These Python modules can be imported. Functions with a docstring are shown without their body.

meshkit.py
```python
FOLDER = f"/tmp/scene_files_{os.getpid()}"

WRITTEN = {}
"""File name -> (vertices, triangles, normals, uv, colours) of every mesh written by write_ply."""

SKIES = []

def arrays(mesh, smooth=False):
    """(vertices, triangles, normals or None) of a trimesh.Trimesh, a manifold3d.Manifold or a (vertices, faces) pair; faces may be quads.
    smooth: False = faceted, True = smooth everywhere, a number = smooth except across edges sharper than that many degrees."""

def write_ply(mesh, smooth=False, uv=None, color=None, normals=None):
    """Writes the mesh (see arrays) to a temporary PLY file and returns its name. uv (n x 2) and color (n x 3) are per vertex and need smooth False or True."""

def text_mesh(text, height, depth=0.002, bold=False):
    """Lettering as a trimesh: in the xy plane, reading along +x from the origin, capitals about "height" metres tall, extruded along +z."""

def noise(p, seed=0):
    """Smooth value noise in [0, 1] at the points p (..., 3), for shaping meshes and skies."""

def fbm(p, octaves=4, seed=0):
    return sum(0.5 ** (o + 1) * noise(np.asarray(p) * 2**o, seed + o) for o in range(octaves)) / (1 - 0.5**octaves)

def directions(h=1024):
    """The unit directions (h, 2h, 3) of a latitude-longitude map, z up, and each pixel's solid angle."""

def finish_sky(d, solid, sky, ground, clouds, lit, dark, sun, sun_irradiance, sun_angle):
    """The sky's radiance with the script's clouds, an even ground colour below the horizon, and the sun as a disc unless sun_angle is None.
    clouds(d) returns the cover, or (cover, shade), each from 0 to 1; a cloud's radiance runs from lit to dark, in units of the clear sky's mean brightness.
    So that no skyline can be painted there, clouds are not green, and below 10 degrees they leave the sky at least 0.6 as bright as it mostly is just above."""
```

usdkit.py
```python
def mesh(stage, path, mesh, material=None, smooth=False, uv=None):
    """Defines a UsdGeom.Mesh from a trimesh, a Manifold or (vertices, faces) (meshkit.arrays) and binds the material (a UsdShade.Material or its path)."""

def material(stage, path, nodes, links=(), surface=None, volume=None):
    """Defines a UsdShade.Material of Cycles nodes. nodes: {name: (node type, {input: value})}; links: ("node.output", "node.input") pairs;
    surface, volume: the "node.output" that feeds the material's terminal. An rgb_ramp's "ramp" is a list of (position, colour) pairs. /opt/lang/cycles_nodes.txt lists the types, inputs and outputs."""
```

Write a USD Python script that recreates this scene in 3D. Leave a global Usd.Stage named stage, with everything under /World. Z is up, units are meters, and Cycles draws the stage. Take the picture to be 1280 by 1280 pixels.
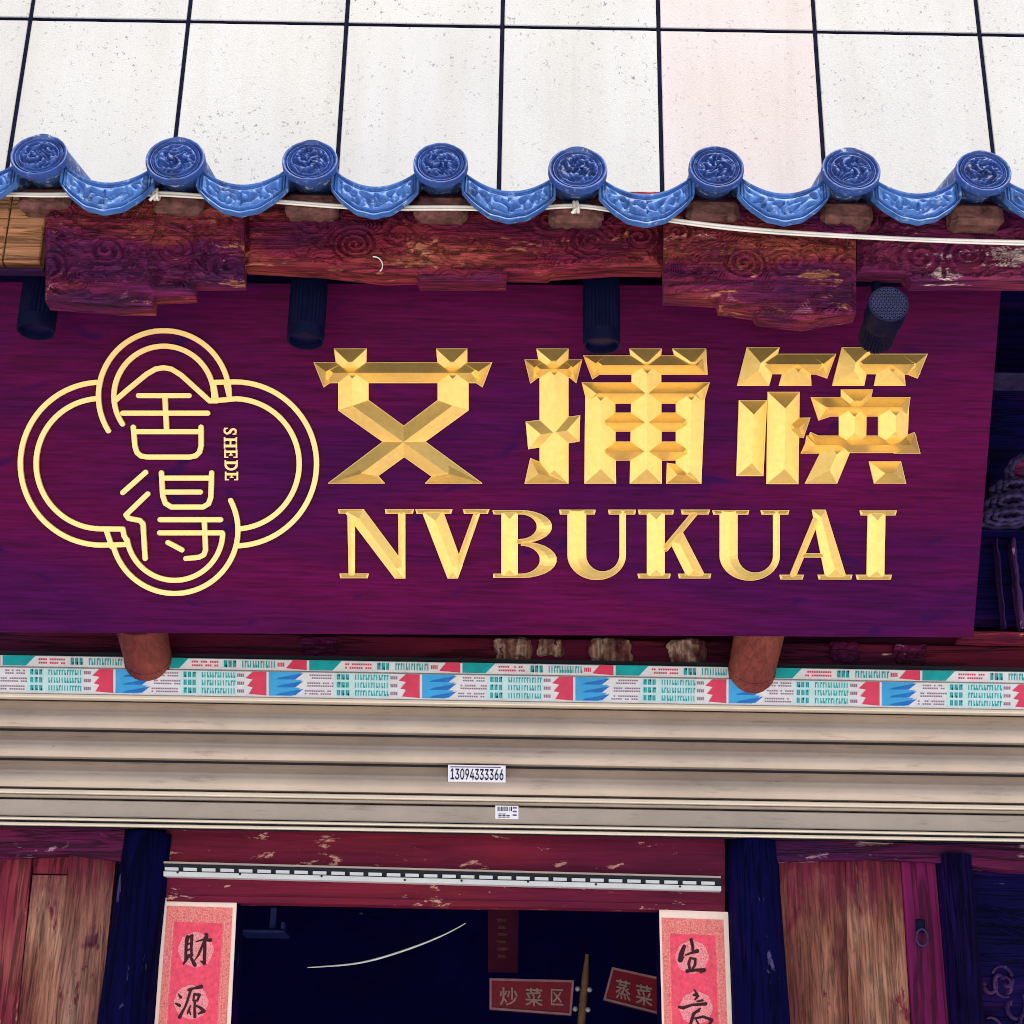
import math, numpy as np, trimesh, usdkit, meshkit, manifold3d, shapely
from manifold3d import Manifold, CrossSection
from scipy.spatial import HalfspaceIntersection
from shapely.geometry import Polygon, LineString, Point
from shapely.ops import unary_union
from pxr import Usd, UsdGeom, UsdLux, UsdShade, Gf, Sdf

stage = Usd.Stage.CreateInMemory()
UsdGeom.SetStageUpAxis(stage, 'Z'); UsdGeom.SetStageMetersPerUnit(stage, 1.0)
UsdGeom.Xform.Define(stage, '/World'); UsdGeom.Scope.Define(stage, '/World/Looks')

# ---------------------------------------------------------------- camera
FPX, PITCH, ROLL = 2000.0, math.radians(21.8), math.radians(0.95)
EYE = np.array([0.0, -4.1, 1.6])
EXPOSURE = 1.05
_f = np.array([0, math.cos(PITCH), math.sin(PITCH)]); _r0 = np.array([1.0, 0, 0]); _u0 = np.cross(_r0, _f)
_r = _r0 * math.cos(ROLL) + _u0 * math.sin(ROLL); _u = _u0 * math.cos(ROLL) - _r0 * math.sin(ROLL)
cam = UsdGeom.Camera.Define(stage, '/World/camera')
cam.CreateHorizontalApertureAttr(36.0); cam.CreateVerticalApertureAttr(36.0)
cam.CreateFocalLengthAttr(36.0 * FPX / 1280.0); cam.CreateClippingRangeAttr((0.05, 500.0))
cam.CreateExposureAttr(EXPOSURE)
cam.AddTransformOp().Set(Gf.Matrix4d(*_r, 0, *_u, 0, *(-_f), 0, *EYE, 1))

# ---------------------------------------------------------------- sky and sun
SUN_EL, SUN_AZ = math.radians(70), math.radians(160)      # azimuth = atan2(x, y) of the direction towards the sun
SUN_INT, SKY = 0.85, 0.075
sd = np.array([math.sin(SUN_AZ) * math.cos(SUN_EL), math.cos(SUN_AZ) * math.cos(SUN_EL), math.sin(SUN_EL)])
usdkit.material(stage, '/World/Looks/sky_look', {
    'sky': ('sky_texture', {'sky_type': 'single_scattering', 'sun_disc': False, 'sun_elevation': SUN_EL, 'sun_rotation': SUN_AZ, 'aerosol_density': 1.0}),
    'grey': ('hsv', {'saturation': 0.45}),
    'bg': ('background_shader', {'strength': SKY})},
    [('sky.color', 'grey.color'), ('grey.color', 'bg.color')], surface='bg.background')
dome = UsdLux.DomeLight.Define(stage, '/World/sky'); dome.CreateIntensityAttr(1.0)
UsdShade.MaterialBindingAPI.Apply(dome.GetPrim()).Bind(UsdShade.Material.Get(stage, '/World/Looks/sky_look'))
sun = UsdLux.DistantLight.Define(stage, '/World/sun')
sun.CreateIntensityAttr(SUN_INT); sun.CreateAngleAttr(0.6); sun.CreateColorAttr(Gf.Vec3f(1.0, 0.97, 0.93)); sun.GetPrim().CreateAttribute('inputs:normalize', Sdf.ValueTypeNames.Bool).Set(True)
_z = sd; _x = np.cross([0, 0, 1.0], _z); _x /= np.linalg.norm(_x); _y = np.cross(_z, _x)
sun.AddTransformOp().Set(Gf.Matrix4d(*_x, 0, *_y, 0, *_z, 0, 0, -5, 12, 1))
for p, l in ((dome, 'sky'), (sun, 'sun')):
    p.GetPrim().SetCustomDataByKey('kind', 'structure')

# ---------------------------------------------------------------- helpers: placing
def ray(px, py):
    return _r * (px - 640) + _u * (640 - py) + _f * FPX
class Frame:                                   # a flat surface: origin, in-plane right, in-plane up, outward normal
    def __init__(s, o, ex, ez):
        s.o = np.array(o, float); s.ex = np.array(ex, float); s.ez = np.array(ez, float); s.n = np.cross(s.ex, s.ez)
    def uv(s, px, py):
        d = ray(px, py); t = ((s.o - EYE) @ s.n) / (d @ s.n); p = EYE + d * t - s.o
        return np.array([p @ s.ex, p @ s.ez])
    def poly(s, pts): return np.array([s.uv(*p) for p in pts])
    def out(s, v):                             # local (u, v, height) -> world
        v = np.asarray(v, float); return s.o + v[:, :1] * s.ex + v[:, 1:2] * s.ez + v[:, 2:3] * s.n
    def place(s, m):
        v, f, _ = meshkit.arrays(m); return trimesh.Trimesh(s.out(v), f, process=False)
def vert(Y): return Frame((0, Y, 0), (1, 0, 0), (0, 0, 1))
def at(px, py, Y):
    d = ray(px, py); return EYE + d * ((Y - EYE[1]) / d[1])

# ---------------------------------------------------------------- helpers: prims
LOC, CNT = {}, {}
def _path(parent, name):
    base = parent + '/' + name; n = CNT.get(base, 0); CNT[base] = n + 1
    return base if n == 0 else f'{base}_{n:03d}'
def tag(p, label=None, cat=None, group=None, kind=None):
    p = p.GetPrim() if hasattr(p, 'GetPrim') else p
    for k, v in (('label', label), ('category', cat), ('group', group), ('kind', kind)):
        if v: p.SetCustomDataByKey(k, v)
    return p
def thing(name, label, cat, loc=(0, 0, 0), group=None):
    path = _path('/World', name); x = UsdGeom.Xform.Define(stage, path); x.AddTranslateOp().Set(Gf.Vec3d(*map(float, loc)))
    LOC[path] = np.array(loc, float); tag(x, label, cat, group); return path
def obj(name, m, mat, parent='/World', smooth=False, label=None, kind=None):
    v, f, _ = meshkit.arrays(m); path = _path(parent, name)
    off = LOC.get('/'.join(parent.split('/')[:3]), np.zeros(3))
    usdkit.mesh(stage, path, trimesh.Trimesh(v - off, f, process=False), L[mat], smooth=smooth)
    tag(stage.GetPrimAtPath(path), label, None, None, kind); return path

# ---------------------------------------------------------------- helpers: shapes
def prism(fr, pts, h0, h1):                    # polygon (uv) raised from h0 to h1 along the frame's normal
    if isinstance(pts, shapely.Geometry):
        rings = []
        for g in getattr(pts, 'geoms', [pts]):
            rings += [np.array(g.exterior.coords)[:-1]] + [np.array(i.coords)[:-1] for i in g.interiors]
    else: rings = [np.asarray(pts, float)]
    m = Manifold.extrude(CrossSection(rings, manifold3d.FillRule.EvenOdd), h1 - h0).translate((0, 0, h0))
    return fr.place(m)
def pprism(fr, pix, h0, h1): return prism(fr, fr.poly(pix), h0, h1)
def box(lo, hi, ch=0.0):
    lo, hi = np.minimum(lo, hi), np.maximum(lo, hi); s = hi - lo
    if ch <= 0: m = trimesh.creation.box(s)
    else:
        c = min(ch, s.min() * 0.45); h = s / 2; P = []
        for sx in (-1, 1):
            for sy in (-1, 1):
                for sz in (-1, 1):
                    for a in range(3):
                        q = h - c; q = q.copy(); q[a] = h[a]; P.append(q * (sx, sy, sz))
        m = trimesh.convex.convex_hull(np.array(P))
    m.apply_translation((lo + hi) / 2); return m
def tube(pts, r, sides=10):
    p = np.asarray(pts, float); r = np.broadcast_to(r, (len(p),))
    t = np.gradient(p, axis=0); t /= np.linalg.norm(t, axis=1, keepdims=True) + 1e-12
    ref = np.array([0, 0, 1.0]) if abs(t[:, 2]).mean() < 0.8 else np.array([0, 1.0, 0])
    a = np.cross(t, ref); a /= np.linalg.norm(a, axis=1, keepdims=True) + 1e-12; b = np.cross(t, a)
    ang = np.arange(sides) * 2 * np.pi / sides
    v = (p[:, None] + r[:, None, None] * (np.cos(ang)[None, :, None] * a[:, None] + np.sin(ang)[None, :, None] * b[:, None])).reshape(-1, 3)
    F = []
    for i in range(len(p) - 1):
        for j in range(sides):
            k = (j + 1) % sides; F += [[i*sides+j, (i+1)*sides+j, (i+1)*sides+k], [i*sides+j, (i+1)*sides+k, i*sides+k]]
    n = len(v); v = np.vstack([v, p[0], p[-1]])
    for j in range(sides):
        k = (j + 1) % sides; F += [[n, j, k], [n+1, (len(p)-1)*sides+k, (len(p)-1)*sides+j]]
    return trimesh.Trimesh(v, F, process=False)
def spline(pts, n=60):
    from scipy.interpolate import CubicSpline
    p = np.asarray(pts, float); t = np.r_[0, np.cumsum(np.linalg.norm(np.diff(p, axis=0), axis=1))]
    return CubicSpline(t, p)(np.linspace(0, t[-1], n))
def cyl(p0, p1, r0, r1=None, sides=24): return tube([p0, p1], [r0, r0 if r1 is None else r1], sides)
def grid_solid(A, B):                          # front points A (n, m, 3), back points B: a closed sheet
    n, m = A.shape[:2]; N = n * m; v = np.vstack([A.reshape(-1, 3), B.reshape(-1, 3)]); ix = np.arange(N).reshape(n, m); F = []
    q = np.stack([ix[:-1, :-1], ix[1:, :-1], ix[1:, 1:], ix[:-1, 1:]], -1).reshape(-1, 4); F.append(q); F.append(q[:, ::-1] + N)
    rim = np.r_[ix[0, :-1], ix[:-1, -1], ix[-1, :0:-1], ix[:0:-1, 0]]; nx = np.roll(rim, -1)
    F.append(np.stack([rim, nx, nx + N, rim + N], 1)); q = np.vstack(F)
    return trimesh.Trimesh(v, np.vstack([q[:, [0, 1, 2]], q[:, [0, 2, 3]]]), process=False)
def hip(pts, slope, base, open_edges=()):      # a chiselled stroke: convex polygon, every edge bevelled up to a ridge (open edges stay upright)
    p = np.asarray(pts, float)
    hull = Polygon(p).convex_hull; c = np.array(hull.centroid.coords[0])
    if not open_edges: p = np.array(hull.exterior.coords)[:-1]
    H = [[0, 0, -1, 0]]
    for i in range(len(p)):
        a, b = p[i], p[(i + 1) % len(p)]; e = b - a
        if np.linalg.norm(e) < 1e-7: continue
        m = np.array([-e[1], e[0]]) / np.linalg.norm(e)
        if m @ (c - a) < 0: m = -m
        H.append([-m[0], -m[1], 0, m @ a])
        if i not in open_edges: H.append([-slope * m[0], -slope * m[1], 1, slope * (m @ a) - base])
    if len(open_edges): H.append([0, 0, 1, -base - 0.05])
    hs = HalfspaceIntersection(np.array(H, float), np.array([c[0], c[1], base / 2]))
    return Manifold.hull_points(hs.intersections)
def union(ms): return Manifold.batch_boolean(ms, manifold3d.OpType.Add)
def stroke(pts, w):                            # polyline with a width at each point (or one width) -> shapely area
    pts = np.asarray(pts, float); w = np.broadcast_to(w, (len(pts),)); A = []
    for i in range(len(pts) - 1):
        A.append(unary_union([Point(pts[i]).buffer(w[i] / 2, 6), Point(pts[i+1]).buffer(w[i+1] / 2, 6)]).convex_hull)
    return unary_union(A)

# ---------------------------------------------------------------- materials
L = {}
def simple(name, col, rough=0.5, metal=0.0, spec=0.25, nscale=30.0, var=0.25, bump=0.15, coat=0.0):
    L[name] = usdkit.material(stage, f'/World/Looks/{name}', {
        'g': ('geometry', {}), 'n': ('noise_texture', {'scale': nscale, 'detail': 6.0, 'roughness': 0.6}),
        'r': ('rgb_ramp', {'ramp': [(0.25, [c * (1 - var) for c in col]), (0.75, [min(1, c * (1 + var)) for c in col])]}),
        'b': ('bump', {'strength': bump, 'distance': 0.004}),
        'p': ('principled_bsdf', {'roughness': rough, 'metallic': metal, 'specular_ior_level': spec, 'coat_weight': coat})},
        [('g.position', 'n.vector'), ('n.fac', 'r.fac'), ('r.color', 'p.base_color'), ('n.fac', 'b.height'), ('b.normal', 'p.normal')], surface='p.BSDF')
def wood(name, axis, ramp, peel=None, peel_at=0.62, peel2=None, rough=0.65, spec=0.15, bump=0.4, grain=60.0, loc=(0, 0, 0), knots=None, coat=0.0, streak=0.35, peel_scale=9.0, broad=1.6, remnant=None, warp=0.8, crack=0.0):
    s1 = [grain] * 3; s1['xyz'.index(axis)] = grain / 18.0
    s2 = [broad * 4] * 3; s2['xyz'.index(axis)] = broad
    s3 = [peel_scale * 2] * 3; s3['xyz'.index(axis)] = peel_scale * 0.7
    N = {'g': ('geometry', {}), 'm1': ('mapping', {'scale': s1, 'location': loc}), 'm2': ('mapping', {'scale': s2, 'location': loc}), 'm3': ('mapping', {'scale': s3, 'location': loc}),
         'fine': ('noise_texture', {'scale': 1.0, 'detail': 8.0, 'roughness': 0.65, 'distortion': warp}),
         'broad': ('noise_texture', {'scale': 1.0, 'detail': 3.0, 'roughness': 0.5, 'distortion': 0.5}),
         'cr': ('rgb_ramp', {'ramp': ramp}),
         'sr': ('rgb_ramp', {'ramp': [(0.35, (1 - streak,) * 3), (0.62, (1 + streak * 0.5,) * 3)]}),
         'mul': ('mix_color', {'blend_type': 'multiply', 'fac': 1.0, 'use_clamp': False}),
         'b': ('bump', {'strength': bump, 'distance': 0.006}),
         'p': ('principled_bsdf', {'roughness': rough, 'specular_ior_level': spec, 'coat_weight': coat, 'coat_roughness': 0.25})}
    K = [('g.position', 'm1.vector'), ('g.position', 'm2.vector'), ('g.position', 'm3.vector'), ('m1.vector', 'fine.vector'), ('m2.vector', 'broad.vector'),
         ('broad.fac', 'cr.fac'), ('fine.fac', 'sr.fac'), ('cr.color', 'mul.a'), ('sr.color', 'mul.b'), ('fine.fac', 'b.height'), ('b.normal', 'p.normal')]
    last = 'mul.result'
    if knots:
        N['kn'] = ('noise_texture', {'scale': 1.0, 'detail': 2.0, 'roughness': 0.4, 'distortion': 0.6}); s4 = [19.0] * 3; s4['xyz'.index(axis)] = 9.0
        N['m4'] = ('mapping', {'scale': s4, 'location': (3.1, 1.7, 8.3)}); N['kr'] = ('rgb_ramp', {'ramp': [(0.66, (0,) * 3), (0.74, (1,) * 3)]}); N['kx'] = ('mix_color', {'b': knots})
        K += [('g.position', 'm4.vector'), ('m4.vector', 'kn.vector'), ('kn.fac', 'kr.fac'), ('kr.color', 'kx.fac'), (last, 'kx.a')]; last = 'kx.result'
    if peel:
        for i, (c, t, o) in enumerate([(peel, peel_at, 0)] + ([(peel2[0], peel2[1], 5.0)] if peel2 else [])):
            N[f'pn{i}'] = ('noise_texture', {'scale': 1.0 + i * 0.8, 'detail': 9.0, 'roughness': 0.68, 'distortion': 0.3 + o * 0.1})
            N[f'pr{i}'] = ('rgb_ramp', {'ramp': [(t, (0,) * 3), (t + 0.03, (1,) * 3)]}); N[f'px{i}'] = ('mix_color', {'b': c})
            N[f'pm{i}'] = ('mix_color', {'blend_type': 'multiply', 'fac': 1.0, 'a': c, 'use_clamp': False})
            K += [('m3.vector', f'pn{i}.vector'), (f'pn{i}.fac', f'pr{i}.fac'), (f'pr{i}.color', f'px{i}.fac'), (last, f'px{i}.a'), ('sr.color', f'pm{i}.b'), (f'pm{i}.result', f'px{i}.b')]; last = f'px{i}.result'
    if crack:                                  # narrow drying cracks and saw marks along the grain
        N['cn'] = ('noise_texture', {'scale': 0.55, 'detail': 5.0, 'roughness': 0.55, 'distortion': 0.5}); d_ = 1 - crack
        N['ck'] = ('rgb_ramp', {'ramp': [(0.0, (1.06,) * 3), (0.455, (1.03,) * 3), (0.49, (d_,) * 3), (0.51, (d_,) * 3), (0.545, (0.97,) * 3), (1.0, (0.94,) * 3)]})
        N['cx'] = ('mix_color', {'blend_type': 'multiply', 'fac': 1.0, 'use_clamp': False}); N['b2'] = ('bump', {'strength': 0.6, 'distance': 0.004}); N['cb'] = ('separate_color', {})
        K += [('m1.vector', 'cn.vector'), ('cn.fac', 'ck.fac'), (last, 'cx.a'), ('ck.color', 'cx.b'), ('ck.color', 'cb.color'), ('cb.r', 'b2.height'), ('b.normal', 'b2.normal')]; last = 'cx.result'
        K = [k for k in K if k != ('b.normal', 'p.normal')] + [('b2.normal', 'p.normal')]
    if remnant:                                # old paint still clinging to the upper part, worn away below
        N['rx'] = ('separate_xyz', {}); N['rn'] = ('noise_texture', {'scale': 1.0, 'detail': 7.0, 'roughness': 0.65, 'distortion': 0.4}); N['ra'] = ('math', {'math_type': 'multiply_add', 'value2': remnant[2]})
        N['rr'] = ('map_range', {'from_min': remnant[0], 'from_max': remnant[1], 'clamp': True}); N['rm'] = ('mix_color', {'blend_type': 'mix'}); N['rc'] = ('mix_color', {'blend_type': 'multiply', 'fac': 1.0, 'a': remnant[3], 'use_clamp': False})
        K += [('g.position', 'rx.vector'), ('m3.vector', 'rn.vector'), ('rn.fac', 'ra.value1'), ('rx.z', 'ra.value3'), ('ra.value', 'rr.value'), ('rr.result', 'rm.fac'), (last, 'rm.a'), ('sr.color', 'rc.b'), ('rc.result', 'rm.b')]; last = 'rm.result'
    K.append((last, 'p.base_color'))
    L[name] = usdkit.material(stage, f'/World/Looks/{name}', N, K, surface='p.BSDF')

def stone(name, base, speck, tint=None):
    N = {'g': ('geometry', {}), 'v': ('noise_texture', {'scale': 62.0, 'detail': 6.0, 'roughness': 0.72}), 'vr': ('rgb_ramp', {'ramp': [(0.60, (0,) * 3), (0.645, (1,) * 3)]}),
         'w': ('noise_texture', {'scale': 2.2, 'detail': 4.0}), 'wr': ('rgb_ramp', {'ramp': [(0.35, (0.25,) * 3), (0.65, (1,) * 3)]}), 'vm': ('math', {'math_type': 'multiply'}),
         's': ('noise_texture', {'scale': 240.0, 'detail': 3.0}), 'sr': ('rgb_ramp', {'ramp': [(0.3, [c * 0.86 for c in base]), (0.7, base)]}),
         'l': ('noise_texture', {'scale': 1.6, 'detail': 5.0}), 'lr': ('rgb_ramp', {'ramp': [(0.4, (1, 1, 1)), (0.7, tint or (0.93, 0.93, 0.94))]}),
         'mu': ('mix_color', {'blend_type': 'multiply', 'fac': 1.0}), 'x': ('mix_color', {'b': speck}), 'sm': ('mapping', {'scale': (9.0, 9.0, 0.7)}), 'st': ('noise_texture', {'scale': 1.0, 'detail': 6.0, 'roughness': 0.6}), 'sk': ('rgb_ramp', {'ramp': [(0.42, (1, 1, 1)), (0.60, (0.96, 0.95, 0.93)), (0.75, (0.90, 0.88, 0.85))]}), 'sx': ('mix_color', {'blend_type': 'multiply', 'fac': 1.0}),
         'b': ('bump', {'strength': 0.25, 'distance': 0.003}), 'p': ('principled_bsdf', {'roughness': 0.75, 'specular_ior_level': 0.3})}
    K = [('g.position', 'v.vector'), ('v.fac', 'vr.fac'), ('g.position', 'w.vector'), ('w.fac', 'wr.fac'), ('vr.color', 'vm.value1'), ('wr.color', 'vm.value2'), ('g.position', 's.vector'), ('s.fac', 'sr.fac'),
         ('g.position', 'l.vector'), ('l.fac', 'lr.fac'), ('sr.color', 'mu.a'), ('lr.color', 'mu.b'), ('g.position', 'sm.vector'), ('sm.vector', 'st.vector'), ('st.fac', 'sk.fac'), ('mu.result', 'sx.a'), ('sk.color', 'sx.b'), ('sx.result', 'x.a'), ('vm.value', 'x.fac'), ('x.result', 'p.base_color'), ('s.fac', 'b.height'), ('b.normal', 'p.normal')]
    L[name] = usdkit.material(stage, f'/World/Looks/{name}', N, K, surface='p.BSDF')

stone('granite', (0.62, 0.605, 0.58), (0.20, 0.19, 0.20))
stone('granite_grey', (0.61, 0.595, 0.575), (0.2, 0.2, 0.24))
stone('granite_blush', (0.64, 0.575, 0.565), (0.30, 0.22, 0.22), (0.98, 0.93, 0.86))
simple('joint_dark', (0.006, 0.006, 0.02), 0.9, spec=0.05, bump=0.3)
simple('pavement', (0.60, 0.585, 0.56), 0.85, nscale=3.0)
BLUE_LIT = (0.13, 0.27, 0.62)
def glazed(name, lo, mid, wear, at_):
    N = {'g': ('geometry', {}), 'n': ('noise_texture', {'scale': 14.0, 'detail': 6.0, 'roughness': 0.65}), 'r': ('rgb_ramp', {'ramp': [(0.3, lo), (0.65, mid)]}),
         'w': ('noise_texture', {'scale': 55.0, 'detail': 7.0, 'roughness': 0.7}), 'wr': ('rgb_ramp', {'ramp': [(at_, (0,) * 3), (at_ + 0.08, (1,) * 3)]}), 'x': ('mix_color', {'b': wear}), 'd': ('noise_texture', {'scale': 23.0, 'detail': 8.0, 'roughness': 0.75, 'distortion': 0.5}), 'dr': ('rgb_ramp', {'ramp': [(0.52, (0,) * 3), (0.68, (0.85,) * 3)]}), 'dx': ('mix_color', {'b': (0.022, 0.022, 0.055)}),
         'b': ('bump', {'strength': 0.3, 'distance': 0.003}), 'p': ('principled_bsdf', {'roughness': 0.55, 'specular_ior_level': 0.4})}
    K = [('g.position', 'n.vector'), ('n.fac', 'r.fac'), ('g.position', 'w.vector'), ('w.fac', 'wr.fac'), ('wr.color', 'x.fac'), ('r.color', 'x.a'), ('g.position', 'd.vector'), ('d.fac', 'dr.fac'), ('dr.color', 'dx.fac'), ('x.result', 'dx.a'), ('dx.result', 'p.base_color'), ('w.fac', 'b.height'), ('b.normal', 'p.normal')]
    L[name] = usdkit.material(stage, f'/World/Looks/{name}', N, K, surface='p.BSDF')
glazed('blue_disc', (0.010, 0.028, 0.15), (0.020, 0.065, 0.27), (0.075, 0.15, 0.40), 0.57)
glazed('blue_drip', (0.028, 0.09, 0.32), (0.055, 0.16, 0.44), (0.26, 0.36, 0.55), 0.57)
glazed('blue_barrel', (0.02, 0.05, 0.19), (0.05, 0.11, 0.32), (0.46, 0.50, 0.58), 0.55)
simple('mortar_brown', (0.12, 0.048, 0.042), 0.9, nscale=40, var=0.7, bump=0.8)
wood('carved_paint', 'x', [(0.32, (0.06, 0.004, 0.05)), (0.45, (0.13, 0.008, 0.06)), (0.55, (0.17, 0.015, 0.035)), (0.68, (0.26, 0.05, 0.035))], peel=(0.40, 0.14, 0.085), peel_at=0.605, peel2=((0.55, 0.34, 0.30), 0.67), bump=0.7, grain=110, peel_scale=9, streak=0.55, broad=3.0, crack=0.6)
wood('carved_red', 'x', [(0.34, (0.08, 0.004, 0.04)), (0.46, (0.15, 0.008, 0.035)), (0.55, (0.19, 0.014, 0.03)), (0.68, (0.26, 0.045, 0.035))], peel=(0.42, 0.14, 0.075), peel_at=0.625, peel2=((0.60, 0.36, 0.26), 0.69), bump=0.7, grain=110, peel_scale=8, streak=0.55, broad=3.0, crack=0.6)
wood('carved_worn', 'x', [(0.3, (0.055, 0.004, 0.06)), (0.5, (0.13, 0.010, 0.06)), (0.68, (0.20, 0.025, 0.06))], peel=(0.60, 0.42, 0.40), peel_at=0.60, bump=0.6, grain=90, peel_scale=5, crack=0.6)
wood('raw_block', 'x', [(0.3, (0.34, 0.14, 0.07)), (0.5, (0.5, 0.23, 0.11)), (0.7, (0.62, 0.33, 0.18))], bump=0.5, grain=80, crack=0.6)
wood('sign_wood', 'x', [(0.25, (0.032, 0.001, 0.046)), (0.42, (0.054, 0.001, 0.045)), (0.55, (0.074, 0.001, 0.037)), (0.72, (0.094, 0.0015, 0.050))], rough=0.5, spec=0.05, bump=0.06, grain=125, knots=(0.026, 0.001, 0.046), streak=0.42, broad=0.9, warp=0.25)
simple('gold', (1.0, 0.63, 0.19), 0.33, metal=0.72, spec=0.4, nscale=60, var=0.10, bump=0.12)
simple('gold_pale', (0.92, 0.62, 0.23), 0.45, metal=0.1, nscale=40, var=0.06, bump=0.05)
simple('lamp_black', (0.002, 0.003, 0.022), 0.5, spec=0.08, nscale=50, bump=0.1)
simple('lamp_grille', (0.03, 0.03, 0.09), 0.35, metal=0.4)
simple('lens_dark', (0.003, 0.003, 0.03), 0.3, spec=0.1)
simple('cable_white', (0.72, 0.66, 0.60), 0.5, nscale=20, var=0.15)
def scuffed(name, col, rough, metal):
    L[name] = usdkit.material(stage, f'/World/Looks/{name}', {
        'g': ('geometry', {}), 'n': ('noise_texture', {'scale': 5.0, 'detail': 6.0, 'roughness': 0.6}), 'r': ('rgb_ramp', {'ramp': [(0.3, [c * 0.86 for c in col]), (0.7, [c * 1.1 for c in col])]}),
        'm': ('mapping', {'scale': (7.0, 60.0, 60.0)}), 's': ('noise_texture', {'scale': 1.0, 'detail': 9.0, 'roughness': 0.72}), 'sr': ('rgb_ramp', {'ramp': [(0.30, (0.70, 0.66, 0.64)), (0.44, (1, 1, 1)), (0.62, (1, 1, 1)), (0.72, (1.12, 1.10, 1.06))]}),
        'm2': ('mapping', {'scale': (16.0, 50.0, 50.0), 'location': (3, 1, 2)}), 'd': ('noise_texture', {'scale': 1.0, 'detail': 8.0, 'roughness': 0.75}), 'dr': ('rgb_ramp', {'ramp': [(0.665, (0,) * 3), (0.70, (0.8,) * 3)]}),
        'mu': ('mix_color', {'blend_type': 'multiply', 'fac': 1.0, 'use_clamp': False}), 'x': ('mix_color', {'b': (0.10, 0.07, 0.06)}), 'b': ('bump', {'strength': 0.12, 'distance': 0.004}),
        'p': ('principled_bsdf', {'roughness': rough, 'metallic': metal, 'specular_ior_level': 0.4})},
        [('g.position', 'n.vector'), ('n.fac', 'r.fac'), ('g.position', 'm.vector'), ('m.vector', 's.vector'), ('s.fac', 'sr.fac'), ('g.position', 'm2.vector'), ('m2.vector', 'd.vector'), ('d.fac', 'dr.fac'), ('r.color', 'mu.a'), ('sr.color', 'mu.b'), ('mu.result', 'x.a'), ('dr.color', 'x.fac'),
         ('x.result', 'p.base_color'), ('n.fac', 'b.height'), ('b.normal', 'p.normal')], surface='p.BSDF')
scuffed('shutter_beige', (0.49, 0.385, 0.315), 0.42, 0.45); scuffed('shutter_grey', (0.40, 0.325, 0.275), 0.42, 0.3)
simple('shutter_lip', (0.66, 0.56, 0.45), 0.4, nscale=8.0, var=0.1, bump=0.03)
simple('film_white', (0.74, 0.72, 0.74), 0.35, nscale=25, var=0.10, bump=0.05)
simple('film_blue', (0.05, 0.36, 0.70), 0.35, nscale=25, var=0.15, bump=0.05)
simple('film_darkblue', (0.02, 0.16, 0.52), 0.35)
simple('film_teal', (0.01, 0.33, 0.35), 0.35)
simple('film_cyan', (0.56, 0.74, 0.76), 0.35, nscale=25, var=0.1)
simple('film_red', (0.68, 0.05, 0.11), 0.35, nscale=25, var=0.15, bump=0.05)
simple('film_grey', (0.30, 0.17, 0.26), 0.4)
simple('sticker_white', (0.82, 0.80, 0.86), 0.4, var=0.05)
simple('ink_navy', (0.015, 0.015, 0.06), 0.5)
simple('ink_violet', (0.14, 0.06, 0.22), 0.5)
wood('peg_red', 'y', [(0.3, (0.09, 0.014, 0.018)), (0.5, (0.16, 0.034, 0.026)), (0.7, (0.25, 0.075, 0.05))], peel=(0.50, 0.26, 0.18), peel_at=0.66, bump=0.3, grain=70)
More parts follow.
